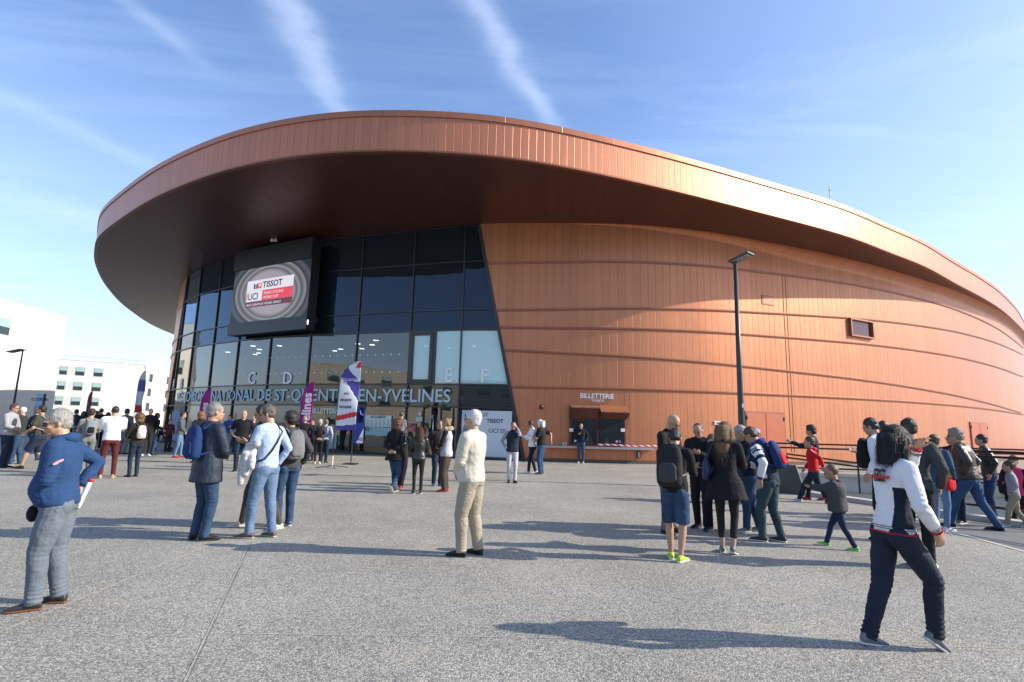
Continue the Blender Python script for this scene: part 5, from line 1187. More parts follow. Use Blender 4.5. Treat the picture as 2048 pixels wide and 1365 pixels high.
def arm_hoodie(q, S, H, body, vox):      # pale sweatshirt hanging over the left forearm
    e, w_ = S['el'][0], S['wr'][0]; F, L, U = S['cf']; m = e.lerp(w_, .1); b = Prim()
    b.chain([e + V((0, 0, .05)) - F * .06, m + V((0, 0, .035)) + L * .01, m + L * .035 + V((0, 0, -.02)), m + L * .038 + V((0, 0, -.10)), m + L * .03 + V((0, 0, -.17))], [.028, .036, .036, .030, .024], 10, True)
    b.chain([m + L * .02, m + L * .045 + F * .02 + V((0, 0, -.10)), m + L * .04 + F * .028 + V((0, 0, -.20)), m + L * .035 + F * .03 + V((0, 0, -.235))], [.030, .026, .022, .019], 10); b.chain([m - F * .02, m - F * .05 + L * .03 + V((0, 0, -.07)), m - F * .055 + L * .03 + V((0, 0, -.12))], [.03, .028, .02], 10)
    like(body, 'folded_sweatshirt', fuse(b, H, .009, 2, lambda p: wavy(p, 77, 60, .004)), cloth(*K('ash_grey', (.46, .47, .48), var=.04)), 'pale grey sweatshirt draped over the arm of the man in the light blue sweater', 'sweatshirt')
def cross_strap(q, S, H, body, vox):
    sp = S['sp']; o_ = lambda t, f_, l: sp(t)[0] + sp(t)[1] * f_ + sp(t)[2] * l
    P = [o_(.95, 0, -.055) + V((0, 0, .045)), o_(.85, -.078, -.05), o_(.6, -.082, .0), o_(.4, -.074, .04), o_(.2, -.05, .085), o_(.12, .02, .105)]
    put('bag_strap', fuse(Prim().chain(P, .007, 7), H, .007, 1), cloth(*BLK2), body)
def white_stripe(m_, pts, r=.006):
    def f(q, S, H, body, vox): put('piping', fuse(Prim().chain(pts(S), r, 6), H, .007, 1), cloth(*m_), body)
    return f
def fur(q, S, H, body, vox):
    c, F, L, U = S['sp'](.98); b = Prim().chain([c + F * .05 + L * .03, c + L * .07 + U * .02, c - F * .055 + L * .04 + U * .03, c - F * .055 - L * .04 + U * .03, c - L * .07 + U * .02, c + F * .05 - L * .03], .028, 9)
    put('fur_collar', fuse(b, H, .010, 1, lambda p: wavy(p, 4, 130, .010)), hairm((.42, .33, .22)), body)
def zipline(c_):
    def f(q, S, H, body, vox):
        be = q.get('belly', 0) * .06; P = [S['sp'](t)[0] + S['sp'](t)[1] * (.086 * q.get('bw', 1) + be * math.exp(-((t - .25) / .25) ** 2) + (.0 if t < .9 else -.02)) for t in (.0, .2, .4, .6, .8, .95)]
        put('zip', fuse(Prim().chain(P, .006, 6), H, .008, 0), cloth(*c_), body)
    return f
def chest_text(txts, label=None):
    def f(q, S, H, body, vox):
        for (tx, u, v, sz, c_, rot) in txts:
            c, F, L, U = S['sp'](v); me = text_mesh(tx, sz, .001, 'CENTER', .004)
            for vv in me.vertices: p = (c - F * (.082) - L * (u) ) * H; k = math.cos(rot) * vv.co.x - math.sin(rot) * vv.co.y, math.sin(rot) * vv.co.x + math.cos(rot) * vv.co.y; vv.co = p + (-L) * k[0] + U * k[1] - F * (vv.co.z) + F * (.35 * (u + k[0] / H) ** 2 * 8 * H)
            put('back_lettering', me, mat('ink_%s' % c_[0], c_[1], .6), body)
    return f
def trim_rings(q, S, H, body, vox):
    for t, r, m in ((.062, .0016, NAVY2), (.035, .0016, NAVY2), (-.022, .0042, K('crimson', (.45, .012, .03)))):
        Rg = torsorings(S, q, .0195, t, t + .01); c, F, L, rx, ry = Rg[0]; n = 40; P3 = []
        for i in range(n + 1):
            a = 2 * math.pi * i / n; ca, sa_ = math.cos(a), math.sin(a); ca = math.copysign(abs(ca) ** .92, ca); sa_ = math.copysign(abs(sa_) ** .92, sa_); P3.append((c + F * (rx * ca) + L * (ry * sa_)) * H)
        put_ = MB().tube(P3, r * H, 6).build('hem_stripe', cloth(*m), body)
    for i in (0, 1):
        e, w_ = S['el'][i], S['wr'][i]; d = (w_ - e).normalized()
        for t, m in ((.84, NAVY2), (.90, NAVY2), (1.0, K('crimson', (.45, .012, .03)))): p = e.lerp(w_, t); MB().tube([(p - d * .002) * H, (p + d * (.002 if t < 1 else .006)) * H], (.0275 if t < 1 else .0268) * H, 16).build('cuff_stripe', cloth(*m), body)
def tif(q, S, H, body, vox):
    a, e = S['sh'][0], S['el'][0]; c = a.lerp(e, .38); d = (e - a).normalized(); n = (S['cf'][1] - d * S['cf'][1].dot(d)).normalized(); s = n.cross(d); me = text_mesh('TIF', .085, .002, 'CENTER', .002)
    for v in me.vertices: v.co = (c + n * .047) * H + d.cross(n) * (v.co.x) * -1 + (-d) * v.co.y + n * v.co.z
    put('sleeve_lettering', me, mat('ink_navy', (.02, .03, .08), .6), body)

def wk(a=.15, b=-.16, l=.03, p=28, flip=False, tl=0): f, r_ = (a, .045, 0, tl + 4, -4), (b, -.045, l, tl - 4, p); return ((f, r_) if not flip else ((b, .045, l, tl + 4, p), (a, -.045, 0, tl - 4, -4)))
PEOPLE = [
 # ---- foreground
 dict(label='heavy grey haired man in blue hooded sweatshirt and slate trousers, sunglasses on', px=90, fy=1214, ty=815, tx=92, dir=74, bw=1.14, belly=.8, lean=9, hp=10, hy=22, arms=('low', ((-.03, .12, -.262), (-.8, .55, .0))), top='hoodie', topc=HOO, hood=True, bot='loose', botc=GTR,
      shoe='orange', hair='full', hairc=GH, glasses='sun', feet=((.03, .05, 0, 8, 0), (-.045, -.055, 0, -12, 0)), extra=(sleeve_patch, rolled, held(0, cap_in_hand)), noface=0),
 dict(label='grey haired man in long dark navy parka and blue jeans, blue rucksack on his back', px=397, fy=1081, ty=803, tx=420, dir=-62, bw=1.08, lean=1, hy=-14, arms=('clasp', 'clasp'), top='parka', topc=PARK, bot='jeans', botc=DEN, shoe='black', hair='full', hairc=(.20, .19, .18),
      feet=((.0, .05, 0, 5, 0), (.02, -.05, 0, -25, 0)), extra=(backpack(BLU, 'bright blue rucksack worn by the man in the long navy parka', .95),)),
 dict(label='man in light blue sweater and pale jeans with grey sweatshirt over his arm', px=520, fy=1076, ty=808, tx=540, dir=48, bw=1.0, lean=2, slean=-1, hy=34, hp=12, arms=('clasp', 'down'), top='sweater', topc=SKY, bot='jeans', botc=K('faded_denim', (.12, .185, .29), denim=True, var=.04), shoe='brown', hair='short', hairc=(.10, .085, .07), glasses=1,
      feet=((.06, .07, 0, 20, 0), (-.05, -.05, 0, -10, 0)), extra=(arm_hoodie, cross_strap)),
 dict(label='man in black jacket and olive trousers, one leg stretched out in a pale desert boot', px=520, fy=1056, ty=808, tx=527, dir=120, lean=8, hp=20, hy=-30, arms=('phone', 'phone'), top='jacket', topc=BLK, bot='slim', botc=OLV, shoe='stone', hair='full', hairc=DKB, feet=((.02, .12, 0, 10, 0), (.16, -.18, 0, -20, 0)), extra=(held(1, paper('folded leaflet read by the man in olive trousers', .8)),)),
 dict(label='dark haired man in blue jeans with grey backpack, partly hidden by light blue sweater', px=566, fy=1053, ty=822, tx=575, dir=25, lean=3, hy=20, arms=('clasp', 'down'), top='jacket', topc=CHC, bot='jeans', botc=DEN, shoe='blue', hair='tousled', hairc=DKB, extra=(backpack(K('grey_pack', (.16, .16, .165)), 'slack grey backpack on the man behind the light blue sweater', 1.0),)),
 dict(label='white haired man in beige blouson and beige trousers standing alone in mid plaza', px=939, fy=1112, ty=818, tx=958, dir=62, bw=1.10, belly=.45, lean=1, hp=-6, hy=6, arms=('low', 'low'), top='jacket', topc=BEI, bot='loose', botc=BEIT, shoe='black', hair='full', hairc=WHH, glasses=1, feet=((.02, .06, 0, 8, 0), (-.05, -.06, 0, -14, 0)), hem=.0, loose=1.25),
 dict(label='man in black hooded top, denim shorts and neon yellow running shoes', px=1352, fy=1122, ty=856, tx=1338, dir=-16, lean=6, hp=26, hy=10, arms=('phone', 'phone'), top='hoodie', topc=BLK, hood=True, bot='shorts', botc=DEN, shoe='neon', hair='short', hairc=DKB, feet=((.06, .045, 0, 24, 0), (.0, -.045, 0, -14, 0)), extra=(backpack(BLK2, 'big black trekking backpack worn above denim shorts', 1.25, pocket=CHC, strapc=GREY),)),
 dict(label='bald man with white framed glasses and grey trousers, looking down in the group', px=1337, fy=1066, ty=830, tx=1353, dir=-120, lean=4, hp=30, hy=0, arms=('clasp', 'clasp'), top='jacket', topc=BLK, bot='loose', botc=GREY, shoe='black', hair='bald', glasses=1, extra=(strapbag(CHC, 'dark sling bag on the back of the bald man', 1, low=.55, strap=True),)),
 dict(label='man in black bomber and black trousers with receding crew cut looking down', px=1405, fy=1058, ty=845, tx=1384, dir=165, lean=4, hp=28, arms=('phone', 'clasp'), top='jacket', topc=BLK, bot='smart', botc=BLK, shoe='black', hair='crew', hairc=(.05, .035, .03), feet=((.06, .05, 0, 10, 0), (-.03, -.05, 0, -20, 0))),
 dict(label='person in slim black trousers standing between the bomber jacket and the blonde woman', px=1432, fy=1062, ty=868, tx=1436, dir=170, lean=5, hp=25, arms=('phone', 'phone'), top='jacket', topc=BLK2, bot='slim', botc=BLK, shoe='bw', hair='short', hairc=BRH),
 dict(label='woman with long blonde brown hair in flared black coat and cropped leggings', px=1456, fy=1108, ty=842, tx=1466, dir=-8, sex='f', lean=2, hp=10, hy=-20, arms=('phone', 'phone'), top='coat', topc=BLK, hem=-.36, hood=True, bot='cropped', botc=BLK2, shoe='grey', hair='long', hairlen=.26, hairc=(.20, .115, .048), feet=((-.01, .045, 0, 10, 0), (-.06, -.04, .01, -6, 14)),
      extra=(strapbag(K('navy_bag', (.018, .022, .085), rough=.4, spec=.5), 'navy leather handbag on the shoulder of the woman in the black coat', 1, low=.34, sc=1.15, name='handbag'),)),
 dict(label='man in navy pullover and jeans bending over the group behind the blonde woman', px=1507, fy=1064, ty=850, tx=1494, dir=100, lean=10, hp=24, arms=('phone', 'phone'), top='sweater', topc=NAVY2, bot='jeans', botc=DEN, shoe='grey', hair='short', hairc=GH, feet=((.07, .05, 0, 20, 0), (-.06, -.05, 0, 0, 0))),
 dict(label='man leaning forward in navy jacket with white striped sleeves and dark jeans', px=1545, fy=1084, ty=853, tx=1512, dir=72, bw=1.04, lean=24, hp=32, hy=0, arms=(((.08, .15, -.29), (-.9, .5, .1)), 'phone'), hnd='down', top='jacket', topc=NAVY, topmats=(WHT, NAVY, HOO), toppaint=(orf(near_arm(0, .0, .98, .06), near_arm(1, .0, .98, .06)), orf(near_arm(0, .14, .19, .06), near_arm(0, .30, .40, .06))), hood=K('blue_hood', (.02, .04, .20)), bot='jeans', botc=TEA, shoe='bw',
      hair='short', hairc=BRH, feet=((.07, .06, 0, 10, 0), (-.05, -.06, 0, -8, 0)), extra=(backpack(BLU, 'blue backpack with red zip on the man leaning forward', .95, pocket=RED), tif)),
 dict(label='child with pale blue cap and blue trousers half hidden behind the leaning man', px=1522, fy=1010, ty=858, tx=1528, dir=150, lean=3, hp=10, arms=('clasp', 'down'), top='jacket', topc=GREY, bot='slim', botc=NAVY, shoe='blue', hair='short', hairc=BRH, hat=('cap', K('cap_blue', (.35, .42, .60)))),
 dict(label='man in grey blue jacket behind the navy pullover, face half hidden', px=1492, fy=1006, ty=853, tx=1494, dir=190, hp=10, arms=('clasp', 'clasp'), top='jacket', topc=GR2, bot='jeans', botc=DEND, shoe='black', hair='short', hairc=GH),
 dict(label='boy in bright red hooded jacket striding left in white sneakers', px=1632, fy=1006, ty=872, tx=1624, dir=84, kid=1, lean=6, hy=8, arms=('swingb', 'swingf'), top='hoodie', topc=RED, hood=True, bot='jeans', botc=DEND, shoe='white', hair='full', hairc=BRH, feet=((.20, .04, 0, 0, -6), (-.22, -.04, .02, 0, 20)),
      extra=(white_stripe(WHT, lambda S: [S['sp'](.95)[0] + S['sp'](.95)[2] * .05 + V((0, 0, .03)), S['sh'][0] + V((-.02, .035, .02)), S['el'][0].lerp(S['sh'][0], .4) + V((-.035, .02, 0)), S['el'][0] + V((-.03, .01, 0))]),)),
 dict(label='curly haired teenager in black top and dark red shoes behind the red jacket', px=1634, fy=1001, ty=850, tx=1622, dir=86, lean=2, bw=.9, arms=('fwd', 'fwd'), top='vest', topc=NAVY2, bot='slim', botc=BLK, shoe='red', hair='tousled', hairc=DKB, feet=wk(.10, -.10, .01, 10)),
 dict(hs=1.14, bw=1.25, label='toddler boy with cropped hair in grey padded jacket and green shoes, walking left', px=1682, fy=1097, ty=928, tx=1686, dir=78, kid=1, lean=4, hp=12, hy=4, arms=('fwd', 'clasp'), top='puffer', loose=1.5, topc=K('grey_quilt', (.065, .068, .072)), hood=True, bot='slim', botc=K('indigo', (.016, .028, .065)), shoe='green', hair='crew', hairc=LBR, feet=((-.15, .04, .0, 0, 6), (.17, -.04, .0, 0, -8))),
 dict(label='young man with quiffed dark hair looking down, black backpack hugged at his side', px=1775, fy=1082, ty=835, tx=1752, dir=70, bw=.95, lean=5, hp=20, hy=8, arms=(((.06, .14, -.30), (-.8, .5, 0)), 'phone'), top='shirt', topc=WHT, bot='slim', botc=NAVY2, shoe='black', hair='full', hairc=DKB, extra=(backpack(BLK, 'black backpack with yellow piping carried by the quiffed young man', 1.0, back=-1),)),
 dict(label='black haired woman in white tracksuit top with navy panels, striding away right', px=1806, fy=1296, ty=848, tx=1806, dir=-48, sex='f', lean=7, hy=-12, hp=6, hs=1.02, bw=.90, arms=('brow', ((.115, .125, -.285), (-.7, .5, -.2))), hnd='down', top='jacket', topc=K('white_track', (.72, .72, .74), var=.02), hem=-.02,
      topmats=(NAVY2, K('crimson', (.45, .012, .03))), toppaint=(orf(lambda p, S: (np.abs((p - np.array(S['sp'](.3)[0])) @ np.array(S['cf'][1]) + .0) > .052) & ((p - np.array(S['sp'](.3)[0])) @ np.array(S['cf'][1]) < 0) & (p[:, 2] < S['sp'](.62)[0].z) & (p[:, 2] > S['sp'](.06)[0].z) & (seg(p, S['el'][1], S['wr'][1])[1] > .036) & (seg(p, S['sh'][1], S['el'][1])[1] > .040),
          lambda p, S: p[:, 2] < -9), orf(near_arm(0, .982, 1.2), near_arm(1, .982, 1.2))),
      bot='jeans', botc=K('track_navy', (.012, .018, .036), rough=.7), shoe='grey', hair='medium', hairlen=.165, hairc=BLH, glasses=1, feet=((-.13, .045, .0, 4, 8), (.13, -.04, .022, -2, 34)),
      extra=(trim_rings, chest_text([('香港', .012, .76, .052, ('k', (.01, .01, .02)), 0), ('Hong Kong', .012, .715, .034, ('r', (.5, .02, .02)), .06), ('CHINA', .012, .672, .030, ('k', (.01, .01, .02)), .03)]),)),
 dict(label='man in dark grey sweatshirt and black trousers seen from behind, beside the black haired woman', px=1842, fy=1136, ty=835, tx=1824, dir=-6, bw=1.08, lean=2, hy=24, arms=('down', 'down'), top='sweater', topc=CHC, loose=1.3, bot='smart', botc=BLK, shoe='neon', hair='full', hairc=(.03, .02, .015)),
 dict(label='person with cropped dark hair just visible behind the black haired woman', px=1782, fy=1034, ty=840, tx=1784, dir=10, top='jacket', topc=BLK, bot='jeans', botc=DEND, hair='crew', hairc=DKB),
 dict(label='person in blue denim jacket and pale jeans with ochre bag and red bag', px=1884, fy=1062, ty=868, tx=1872, dir=-30, top='jacket', topc=DEN, bot='slim', botc=DENL, shoe='white', hair='short', hairc=BRH, extra=(strapbag(RED, 'bright red bag hanging beside the denim jacket', -1, low=-.05, sc=1.1, strap=False), strapbag(K('ochre', (.45, .23, .04)), 'ochre shoulder bag on the denim jacket', -1, low=.3))),
 dict(label='bald man with glasses in navy jacket with orange zip', px=1925, fy=1046, ty=866, tx=1905, dir=140, bw=1.08, hy=-20, top='jacket', topc=NAVY2, bot='jeans', botc=DEND, shoe='bw', hair='bald', glasses=1, extra=(zipline(K('orange_zip', (.7, .12, .02))),), feet=((.08, .06), (-.04, -.06))),
 dict(label='curly grey haired man in brown leather jacket leaning forward with hand in pocket', px=1950, fy=1058, ty=857, tx=1946, dir=80, bw=1.12, belly=.5, lean=14, hp=4, hy=6, arms=('pocket', 'pocket'), top='jacket', topc=BRN, loose=1.3, bot='jeans', botc=K('mid_denim', (.032, .075, .15), denim=True), shoe='black', hair='tousled', hairc=(.26, .23, .18), glasses=1, feet=((.18, .06, 0, 6, 0), (-.17, -.05, 0, -6, 0))),
 dict(label='person in black leather jacket and dark jeans behind the brown leather jacket', px=1990, fy=1040, ty=868, tx=1980, dir=95, lean=8, top='jacket', topc=LEA, bot='jeans', botc=K('ink_denim', (.02, .04, .11), denim=True), hair='short', hairc=DKB),
 dict(label='boy in grey sweatshirt and beige trousers at the right edge, white sneakers', px=2036, fy=1056, ty=921, tx=2030, dir=96, kid=1, lean=4, arms=('pocket', 'down'), top='sweater', topc=K('mottled_grey', (.33, .32, .34)), bot='jeans', botc=KHA, shoe='white', hair='full', hairc=BRH, feet=((.13, .04), (-.12, -.04, .01, 0, 15))),
 # ---- middle distance
 dict(label='woman with curly dark red hair in long black coat walking, hands behind her back', px=786, fy=986, ty=838, tx=800, dir=-28, sex='f', lean=2, arms=('behind', 'behind'), top='coat', topc=BLK, hem=-.25, bot='slim', botc=DEN, shoe='bw', hair='curly', hairc=REH, feet=((.03, .04, 0, 0, 0), (-.17, -.04, .05, 0, 50))),
 dict(label='person in black with pink red shoes walking beside the curly haired woman', px=800, fy=976, ty=852, tx=806, dir=-20, arms=('clasp', 'clasp'), top='jacket', topc=BLK2, bot='loose', botc=BLK, shoe='red', hair='short', hairc=DKB, feet=wk(.10, -.08, .0, 5)),
 dict(label='woman with auburn hair in shiny black leather jacket and black leggings, back turned', px=834, fy=988, ty=853, tx=845, dir=4, sex='f', arms=('clasp', 'clasp'), top='jacket', topc=LEA, loose=1.3, bot='leggings', botc=BLK2, shoe='bw', hair='long', hairlen=.14, hairc=(.09, .035, .02)),
 dict(label='man with short grey beard in dark brown jacket and jeans holding a strap', px=873, fy=972, ty=840, tx=876, dir=-160, arms=('clasp', 'down'), top='jacket', topc=K('dark_brown', (.03, .022, .016)), bot='jeans', botc=DEND, shoe='blue', hair='short', hairc=(.12, .11, .10), beard=(.25, .23, .21), extra=(strapbag(BLK2, 'small black camera bag hanging from the bearded man', 1, low=.02),)),
 dict(label='red blonde woman with glasses in grey padded vest with fur hood', px=890, fy=984, ty=836, tx=898, dir=75, sex='f', arms=('clasp', 'clasp'), top='puffer', topc=K('silver_quilt', (.42, .42, .46)), nosleeve=1, sleevec=BLK, hem=-.14, bot='loose', botc=K('mink', (.06, .045, .035)), shoe='red', hair='bun', hairc=BLO, glasses=1, extra=(fur,)),
 dict(label='bearded man in navy quilted vest and pale trousers pressing a phone to his ear', px=1023, fy=966, ty=843, tx=1026, dir=190, hp=20, lean=3, arms=('ear', 'pocket'), top='vest', topc=K('navy_quilt', (.018, .026, .045)), quilt=1, nosleeve=1, sleevec=K('grey_sleeve', (.30, .31, .33)), bot='slim', botc=LG, shoe='black', hair='crew', hairc=DKB, beard=DKB, feet=((.02, .05), (.0, -.05))),
 dict(label='woman with dark topknot in white track top and dark trousers reading a leaflet', px=1064, fy=947, ty=842, tx=1074, dir=110, sex='f', hp=25, arms=('phone', 'phone'), top='jacket', topc=WHT, bot='slim', botc=NAVY2, shoe='white', hair='bun', hairc=DKB, glasses=1, feet=((.10, .05), (-.08, -.05)), extra=(held(0, paper('pale leaflet in the hands of the woman with the topknot', .7)),)),
 dict(label='man with long white hair in black T shirt and jeans gesturing behind himself', px=1082, fy=949, ty=839, tx=1088, dir=70, hp=14, bw=1.05, arms=('clasp', ((-.14, .14, -.24), (-.6, .5, -.2))), top='tshirt', topc=BLK, loose=2.0, bot='jeans', botc=K('mid_denim', (.032, .075, .15), denim=True), shoe='brown', hair='long', hairlen=.10, hairc=WHH),
 dict(label='young man in black sweater looking at his phone in front of the ticket window', px=1162, fy=927, ty=846, tx=1161, dir=176, hp=28, lean=2, arms=('pocket', 'phone'), top='sweater', topc=NAVY2, bot='slim', botc=DEN, shoe='white', hair='crew', hairc=DKB, extra=(held(1, phone('phone lit in the hand of the man at the ticket window')),)),
 # ---- left area
 dict(label='young man with glasses in pale grey jacket at the left edge of the plaza', px=4, fy=936, ty=806, tx=12, dir=-120, hp=8, arms=('clasp', 'clasp'), top='jacket', topc=K('ash_jacket', (.33, .33, .34)), open=1, bot='jeans', botc=DEND, shoe='black', hair='full', hairc=BRH, glasses=1),
 dict(label='white haired man in dark grey sweater and jeans with arms crossed', px=30, fy=931, ty=813, tx=40, dir=70, bw=1.1, belly=.3, arms=('crossed', 'crossed'), top='sweater', topc=K('dark_knit', (.032, .034, .034)), bot='loose', botc=DEN, shoe='grey', hair='crew', hairc=WHH, feet=((.05, .05), (-.04, -.05))),
 dict(label='person with grey rucksack, olive top and dark shorts striding behind the blue hoodie', px=68, fy=938, ty=810, tx=78, dir=60, arms=('swingf', 'clasp'), top='tshirt', topc=OLV, bot='shorts', botc=NAVY, shoe='black', hair='short', hairc=DKB, feet=wk(.14, -.17, .04, 40), extra=(backpack(K('pale_grey_pack', (.35, .36, .37)), 'pale grey rucksack on the walker in dark shorts', .9),)),
 dict(label='dark blue jeans walker between the arms crossed man and the grey rucksack', px=58, fy=922, ty=814, tx=52, dir=-60, top='jacket', topc=NAVY2, bot='jeans', botc=DEN, shoe='black', hair='short', hairc=LBR, feet=wk()),
 dict(label='dark haired man in grey T shirt carrying a light grey day pack', px=166, fy=948, ty=816, tx=167, dir=8, hy=-30, arms=('clasp', 'clasp'), top='tshirt', topc=K('grey_marl', (.22, .22, .20)), bot='jeans', botc=GREY, shoe='grey', hair='short', hairc=DKB, extra=(backpack(K('grey_daypack', (.20, .22, .25)), 'grey day pack with black front on the man in the grey T shirt', .85, pocket=BLK),)),
 dict(label='man in white T shirt and maroon chinos with tan shoes, back turned', px=212, fy=957, ty=811, tx=222, dir=4, bw=1.06, arms=('phone', 'phone'), top='tshirt', topc=WHT, loose=2.2, bot='slim', botc=MAR, shoe='tan', hair='crew', hairc=DKB, feet=((.0, .075, 0, 15, 0), (.0, -.075, 0, -15, 0))),
 dict(label='curly brown haired woman in dark cardigan with cream backpack', px=265, fy=954, ty=826, tx=270, dir=26, sex='f', arms=('clasp', 'clasp'), top='jacket', topc=K('espresso', (.022, .018, .015)), bot='slim', botc=DEND, shoe='black', hair='curly', hairc=(.13, .07, .03), extra=(backpack(CREAM, 'cream backpack with brown base on the curly haired woman', .82, pocket=CREAM, strapc=K('brown_strap', (.07, .05, .04))),)),
 dict(label='man in dark grey jacket and grey trousers beyond the white T shirt', px=242, fy=909, ty=817, tx=252, dir=-30, bw=1.05, top='jacket', topc=GR2, bot='loose', botc=GREY, shoe='black', hair='short', hairc=DKB),
 dict(label='man in all black clothes facing the white building, left of white T shirt', px=192, fy=903, ty=816, tx=198, dir=30, arms=('hip', 'hip'), top='jacket', topc=BLK, bot='jeans', botc=BLK, shoe='white', hair='crew', hairc=DKB),
 dict(label='shorter dark haired person in black next to the man facing the white building', px=206, fy=903, ty=824, tx=206, dir=-10, sex='f', top='jacket', topc=BLK2, bot='slim', botc=BLK, hair='medium', hairc=BLH),
 dict(label='pink faced bald man in open black jacket over red beyond the curly haired woman', px=290, fy=912, ty=816, tx=293, dir=190, bw=1.1, top='jacket', topc=BLK, bot='jeans', botc=BLK2, shoe='white', hair='crew', hairc=(.25, .18, .12), skin=2),
 dict(label='person in black jacket and jeans leaning right near the copper wall end', px=301, fy=911, ty=825, tx=303, dir=-60, arms=('swingf', 'out'), lean=8, top='jacket', topc=BLK, bot='jeans', botc=DEN, shoe='black', hair='short', hairc=BRH),
 dict(label='young man in blue grey jacket and light jeans, hands in jacket pockets', px=354, fy=916, ty=823, tx=364, dir=-100, arms=('low', 'low'), top='jacket', topc=GR2, bot='slim', botc=DENL, shoe='red', hair='full', hairc=DKB, feet=((.04, .05), (-.06, -.05))),
 dict(label='ginger haired person in black half hidden by the navy parka', px=392, fy=926, ty=823, tx=388, dir=20, sex='f', top='coat', topc=BLK, bot='slim', botc=BLK, hair='curly', hairc=(.20, .09, .03)),
 dict(label='bald muscular man in black T shirt, hands in jeans pockets', px=477, fy=943, ty=821, tx=487, dir=172, bw=1.15, arms=('pocket', 'pocket'), top='tshirt', topc=BLK, bot='jeans', botc=DEND, shoe='black', hair='bald', skin=0),
 dict(label='man in dark navy jacket and jeans right of the bald man, facing away', px=498, fy=938, ty=832, tx=505, dir=15, top='jacket', topc=NAVY, bot='jeans', botc=DEND, shoe='black', hair='bald'),
 dict(label='woman in bright blue shirt with crossed arms by the glass doors', px=452, fy=908, ty=829, tx=455, dir=160, sex='f', arms=('crossed', 'crossed'), top='shirt', topc=K('royal', (.03, .07, .28)), bot='slim', botc=GREY, hair='short', hairc=BRH),
 dict(label='grey haired man in light blue shirt beside the bright blue shirt', px=462, fy=906, ty=826, tx=464, dir=200, top='shirt', topc=K('light_shirt', (.22, .34, .55)), bot='jeans', botc=CHC, hair='crew', hairc=GH),
 dict(label='bald man in black jacket and khaki trousers standing below the purple flag', px=603, fy=926, ty=833, tx=607, dir=4, bw=1.12, top='jacket', topc=BLK, bot='loose', botc=KHA, shoe='stone', hair='fringe', hairc=(.2, .16, .12), feet=((.0, .07), (.0, -.07))),
 dict(label='person in black holding a camera up between khaki trousers and grey hair', px=620, fy=922, ty=838, tx=621, dir=150, arms=('phone', 'phone'), top='jacket', topc=BLK2, bot='slim', botc=BLK, hair='short', hairc=BLH),
 dict(label='grey haired woman in black leggings with black backpack and cream belt bag', px=634, fy=928, ty=838, tx=636, dir=2, sex='f', arms=('behind', 'behind'), top='jacket', topc=CHC, bot='leggings', botc=BLK, shoe='stone', hair='short', hairc=(.4, .38, .35), extra=(backpack(BLK, 'black backpack on the grey haired woman in leggings', .85),)),
 dict(label='man in light blue shirt with dark backpack right of the grey haired woman', px=646, fy=926, ty=838, tx=643, dir=-15, top='shirt', topc=SKY, bot='jeans', botc=DEND, shoe='black', hair='short', hairc=LBR, extra=(backpack(NAVY2, 'navy backpack on the man in the light blue shirt by the flag', .9),)),
 dict(label='lone figure in dark blue by the far left low wall', px=142, fy=898, ty=818, tx=144, dir=0, top='jacket', topc=NAVY, bot='jeans', botc=BLK, hair='short', hairc=DKB),
 dict(label='person in black coat and dark hair just left of the tall red banner', px=158, fy=902, ty=822, tx=156, dir=40, sex='f', top='coat', topc=BLK, bot='slim', botc=BLK, hair='medium', hairc=DKB),
 dict(label='person with navy coat and short hair right of the tall red banner', px=181, fy=903, ty=821, tx=180, dir=-40, top='coat', topc=NAVY2, bot='jeans', botc=BLK2, hair='short', hairc=BRH),
 dict(label='man in burgundy sweatshirt near the blue banner at the glass corner', px=333, fy=905, ty=838, tx=335, dir=-150, top='sweater', topc=K('burg', (.10, .02, .03)), bot='jeans', botc=BLK2, hair='short', hairc=DKB),
 dict(label='visitor in teal shirt queuing at the glass doors', px=420, fy=906, ty=832, tx=421, dir=10, top='shirt', topc=K('tealshirt', (.04, .13, .15)), bot='jeans', botc=DEND, hair='short', hairc=DKB),
 dict(label='visitor with grey hair and dark blazer queuing behind the bald man', px=519, fy=908, ty=833, tx=520, dir=5, top='jacket', topc=CHC, bot='jeans', botc=BLK, hair='short', hairc=GH),
 dict(label='woman with a ponytail in black waiting by the glass near the light blue sweater', px=590, fy=910, ty=838, tx=590, dir=-20, sex='f', top='jacket', topc=BLK, bot='slim', botc=CHC, hair='pony', hairc=BRH),
]
for q in PEOPLE: person(q)
# child carried on the shoulders / arm of the person in black
PB = [q for q in PEOPLE if q['label'].startswith('person in black with pink')][0]['_']
def carried():
    b_ = PB[2]; q = dict(label='small child in grey jacket with red cuffs carried piggyback above the walking group', px=802, fy=976, ty=828, H=1.0, kid=1, dir=-20, sex='m', lean=6, arms=('fwd', 'clasp'), top='jacket', topc=GREY, topmats=(RED,), toppaint=(orf(near_arm(0, .86, 1.2), near_arm(1, .86, 1.2)),), bot='slim', botc=DEN, shoe='white', hair='crew', hairc=(.08, .05, .03), feet=((.10, .10, .24, 10, 20), (.10, -.10, .24, -10, 20)))
    o = person(q); o.location = b_.location + Vector((-.06, -.24, .86)); return o
carried()
